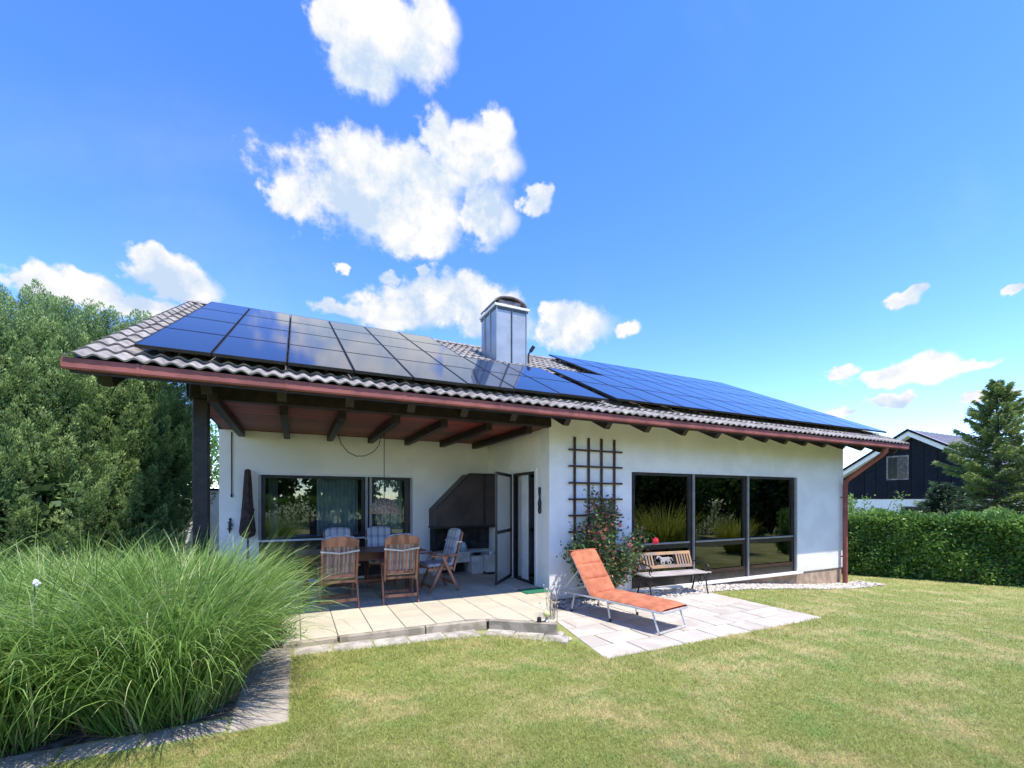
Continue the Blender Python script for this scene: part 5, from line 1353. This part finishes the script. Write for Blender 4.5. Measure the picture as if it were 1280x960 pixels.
for k in range(26): b.tube([(15.85 + st[k, 0] * .2, 7.95 + st[k, 1] * .2, -.6), (15.85 + st[k, 0], 7.95 + st[k, 1], -.58 + sh[k] * .9)], [.014, .006], 5)
b.build('stem', MT['stem'], t)

def spruce(name, label, loc, h, rad, m, nb=150, dens=150, group=None, drop=.25):
    t = thing(name, label, 'conifer', loc, 0, group)
    L_ = loc; trunk(t, [(L_[0], L_[1], L_[2] - .1), (L_[0], L_[1], L_[2] + h * .5), (L_[0] - .04, L_[1], L_[2] + h * .97)], .02 * h + .04, .015)
    pp = []; dd = []; lv = []; b = MB()
    for k in range(nb):
        f = (k + rng.uniform()) / nb; z0 = h * (.03 + .95 * f); lb = rad * (1 - f) ** .85 * rng.uniform(.72, 1.18) + .12; a = k * 2.399 + rng.normal() * .2
        ca_, sa_ = math.cos(a), math.sin(a); droop = drop * lb * (1 - f) - .15 * lb * f * 1.5
        ptsb = []
        for i in range(5):
            v = i / 4; ptsb.append((ca_ * lb * v, sa_ * lb * v, z0 + lb * .18 * v - droop * v * v * 1.6 + .14 * lb * v ** 4))
        ptsn = np.array(ptsb); b.tube([tuple(np.array(L_) + p) for p in ptsn], [.025 * (1 - f) + .008 - .0014 * i for i in range(5)], 4)
        q = int(dens * (.35 + lb / rad)); v = rng.uniform(.08, 1, q) ** .75; j = np.minimum(3, (v * 4).astype(int)); g = v * 4 - j
        c = ptsn[j] * (1 - g[:, None]) + ptsn[j + 1] * g[:, None]
        wv = .30 * lb * (1 - v * .75) * rng.normal(size=q) * .55
        c = c + np.stack([-sa_ * wv, ca_ * wv, -np.abs(wv) * .35 + rng.normal(size=q) * .03 - rng.uniform(0, .06, q)], 1)
        pp.append(c); dd.append(np.stack([ca_ * .7 - sa_ * np.sign(wv) * .6, sa_ * .7 + ca_ * np.sign(wv) * .6, np.full(q, -.12)], 1)); lv.append(np.clip(.25 + .5 * v + rng.normal(size=q) * .15, 0, 1))
    pp = np.concatenate(pp); n = len(pp)
    b.build('branch', MT['bark'], t)
    link('crown', np_mesh('crown', leaves(pp, np.concatenate(dd), rng.uniform(.09, .2, n), rng.uniform(.03, .06, n), .3), 4, m, np.concatenate(lv)), t)
    return t
spruce('conifer_tree', 'tall loose green conifer behind the hedge in front of the dark neighbouring house', (24.7, 7.45, -.6), 6.9, 2.6, MT['spruce'], 112, 520)
spruce('small_conifer', 'low dark conifer shrub below the neighbouring gable', (21.1, 7.75, -.6), 2.75, 1.05, MT['dark_conifer'], 90, 130, drop=.05)

# ------------------------------------------------------------------ neighbouring house on the right
nb_ = thing('neighbour_house', 'dark clad neighbouring house with white base and white gable trim', 'house', (30, 12.3, -.6))
YP, ZP, SL, HW = 12.3, 5.23, .625, 4.3
gz_ = lambda y: ZP - SL * abs(y - YP)
b = MB(); b.box(30.0, 41, YP - HW + .5, YP + HW - .5, -.9, 1.6); b.build('base_wall', MT['white'], nb_)
b = MB(); b.prism([(YP - HW + .5, 1.602), (YP + HW - .5, 1.602), (YP + HW - .5, gz_(YP + HW - .5) - .15), (YP, ZP - .15), (YP - HW + .5, gz_(YP - HW + .5) - .15)], 30.02, 41, 'x'); b.build('upper_wall', MT['anthracite'], nb_)
y = YP - HW + .5
while y < YP + HW - .6:
    za, zb_ = gz_(y) - .16, gz_(y + .55) - .16
    pl = [(y + .01, 1.605), (y + .54, 1.605), (y + .54, zb_), (y + .01, za)]
    if y < YP < y + .55: pl = [(y + .01, 1.605), (y + .54, 1.605), (y + .54, zb_), (YP, ZP - .16), (y + .01, za)]
    b = MB(); b.prism(pl, 29.965, 30.018, 'x'); b.build('cladding_panel', MT['anthracite'], nb_); y += .55
for s in (-1, 1):
    b = MB(); b.prism([(YP, ZP + .10), (YP + s * HW, ZP - SL * HW + .10), (YP + s * HW, ZP - SL * HW), (YP, ZP)], 29.5, 41.3, 'x')
    b.build('roof', MT['slate'], nb_)
    b = MB(); b.prism([(YP, ZP - .005), (YP + s * HW, ZP - SL * HW - .005), (YP + s * HW, ZP - SL * HW - .24), (YP, ZP - .24)], 29.52, 29.62, 'x'); b.build('gable_trim', MT['white'], nb_)
    b = MB(); b.prism([(YP, ZP + .13), (YP + s * (HW + .03), ZP - SL * (HW + .03) + .13), (YP + s * (HW + .03), ZP - SL * (HW + .03) + .02), (YP, ZP + .02)], 29.42, 29.498, 'x'); b.build('verge_strip', MT['anthracite'], nb_)
    b = MB(); b.prism([(YP, ZP - .243), (YP + s * HW, ZP - SL * HW - .243), (YP + s * HW, ZP - SL * HW - .26), (YP, ZP - .26)], 29.6, 30.0, 'x'); b.build('soffit', MT['white'], nb_)
for k in range(1, 20):
    b = MB(); x = 29.6 + k * .58; b.bar((x, YP - .05, ZP + .09), (x, YP - HW, ZP - SL * HW + .115), .02, .035); b.build('roof_seam', MT['slate'], nb_)
b = MB(); b.box(29.93, 29.962, 12.44, 13.46, 2.66, 2.74); b.box(29.93, 29.962, 12.44, 13.46, 3.92, 4.0); b.box(29.93, 29.962, 12.44, 12.52, 2.74, 3.92); b.box(29.93, 29.962, 13.38, 13.46, 2.74, 3.92); wn = b.build('window', MT['cowl'], nb_)
b = MB(); b.box(29.95, 29.963, 12.52, 13.38, 2.74, 3.92); b.build('pane', MT['glass_far'], wn)
b = MB(); b.box(29.9635, 29.9645, 12.52, 12.98, 2.74, 3.92); b.build('blind', MT['cowl'], wn)
for (ya, yb) in ((11.7, 12.8), (9.4, 10.4)):
    b = MB(); b.box(29.97, 29.999, ya, yb, .35, 1.2); wn = b.build('window', MT['frame'], nb_)
    b = MB(); b.box(29.955, 29.968, ya + .06, yb - .06, .41, 1.14); b.build('pane', MT['glass_far'], wn)

# white garden wall behind the post
gw = thing('garden_wall', 'white rendered garden wall with dark coping behind the terrace post', 'garden wall', (-3.2, 15.2, -.07))
b = MB(); b.box(-7.5, -1.23, 15.1, 15.3, -.1, 1.82); b.build('wall', MT['white'], gw)
b = MB(); b.box(-7.55, -1.23, 15.06, 15.34, 1.822, 1.88); b.build('coping', MT['anthracite'], gw)

# ------------------------------------------------------------------ the garden behind the camera (mirrored in the windows)
grass_clump((12.0, 1.3, -.5), 'tall golden grass clump mirrored in the left pane of the big window', 1100, .34, 1.3, 2.2, .45, MT['plume'], width=.026, group=None)
grass_clump((12.9, 0.8, -.52), 'green reed clump mirrored beside the golden grass', 1100, .5, .6, 1.1, 1.0, MT['blade'], width=.026, group=None)
grass_clump((16.0, 1.0, -.57), 'yellow green grass clump mirrored in the middle pane', 800, .28, 1.1, 1.7, .4, MT['plume'], width=.026, group=None)
hedge('boundary_hedge', 'long hedge at the far side of the garden behind the viewer', [(-8, -9), (6, -9.5), (20, -8), (32, -4)], 1.7, 1.0, 22000, MT['hedge'], 0, (.12, .22))
for i, (x, y, h, r) in enumerate(((14, -6, 5.5, 2.6), (19, -5.5, 6.5, 3.0), (24, -3.5, 6.0, 2.8), (29, -1.5, 7.0, 3.2), (35, 1, 6.5, 3.0), (9, -13, 6.5, 3.2), (3, -14, 7, 3.2), (-3, -13, 6, 3.0))):
    lab = ('round tree at the start of the row behind the viewer', 'broad tree second in the row behind the viewer', 'mid sized tree in the row behind the viewer', 'tall tree in the row behind the viewer', 'last tree of the row behind the viewer',
           'wide tree beyond the boundary hedge', 'tallest tree beyond the boundary hedge', 'smaller tree beyond the left of the boundary hedge')[i]
    broad_tree('garden_tree', lab, (x, y, float(ground_z(x))), h, r, MT['broad'], 9000, 'trees in the garden behind the viewer', lsz=.38, base=.05)
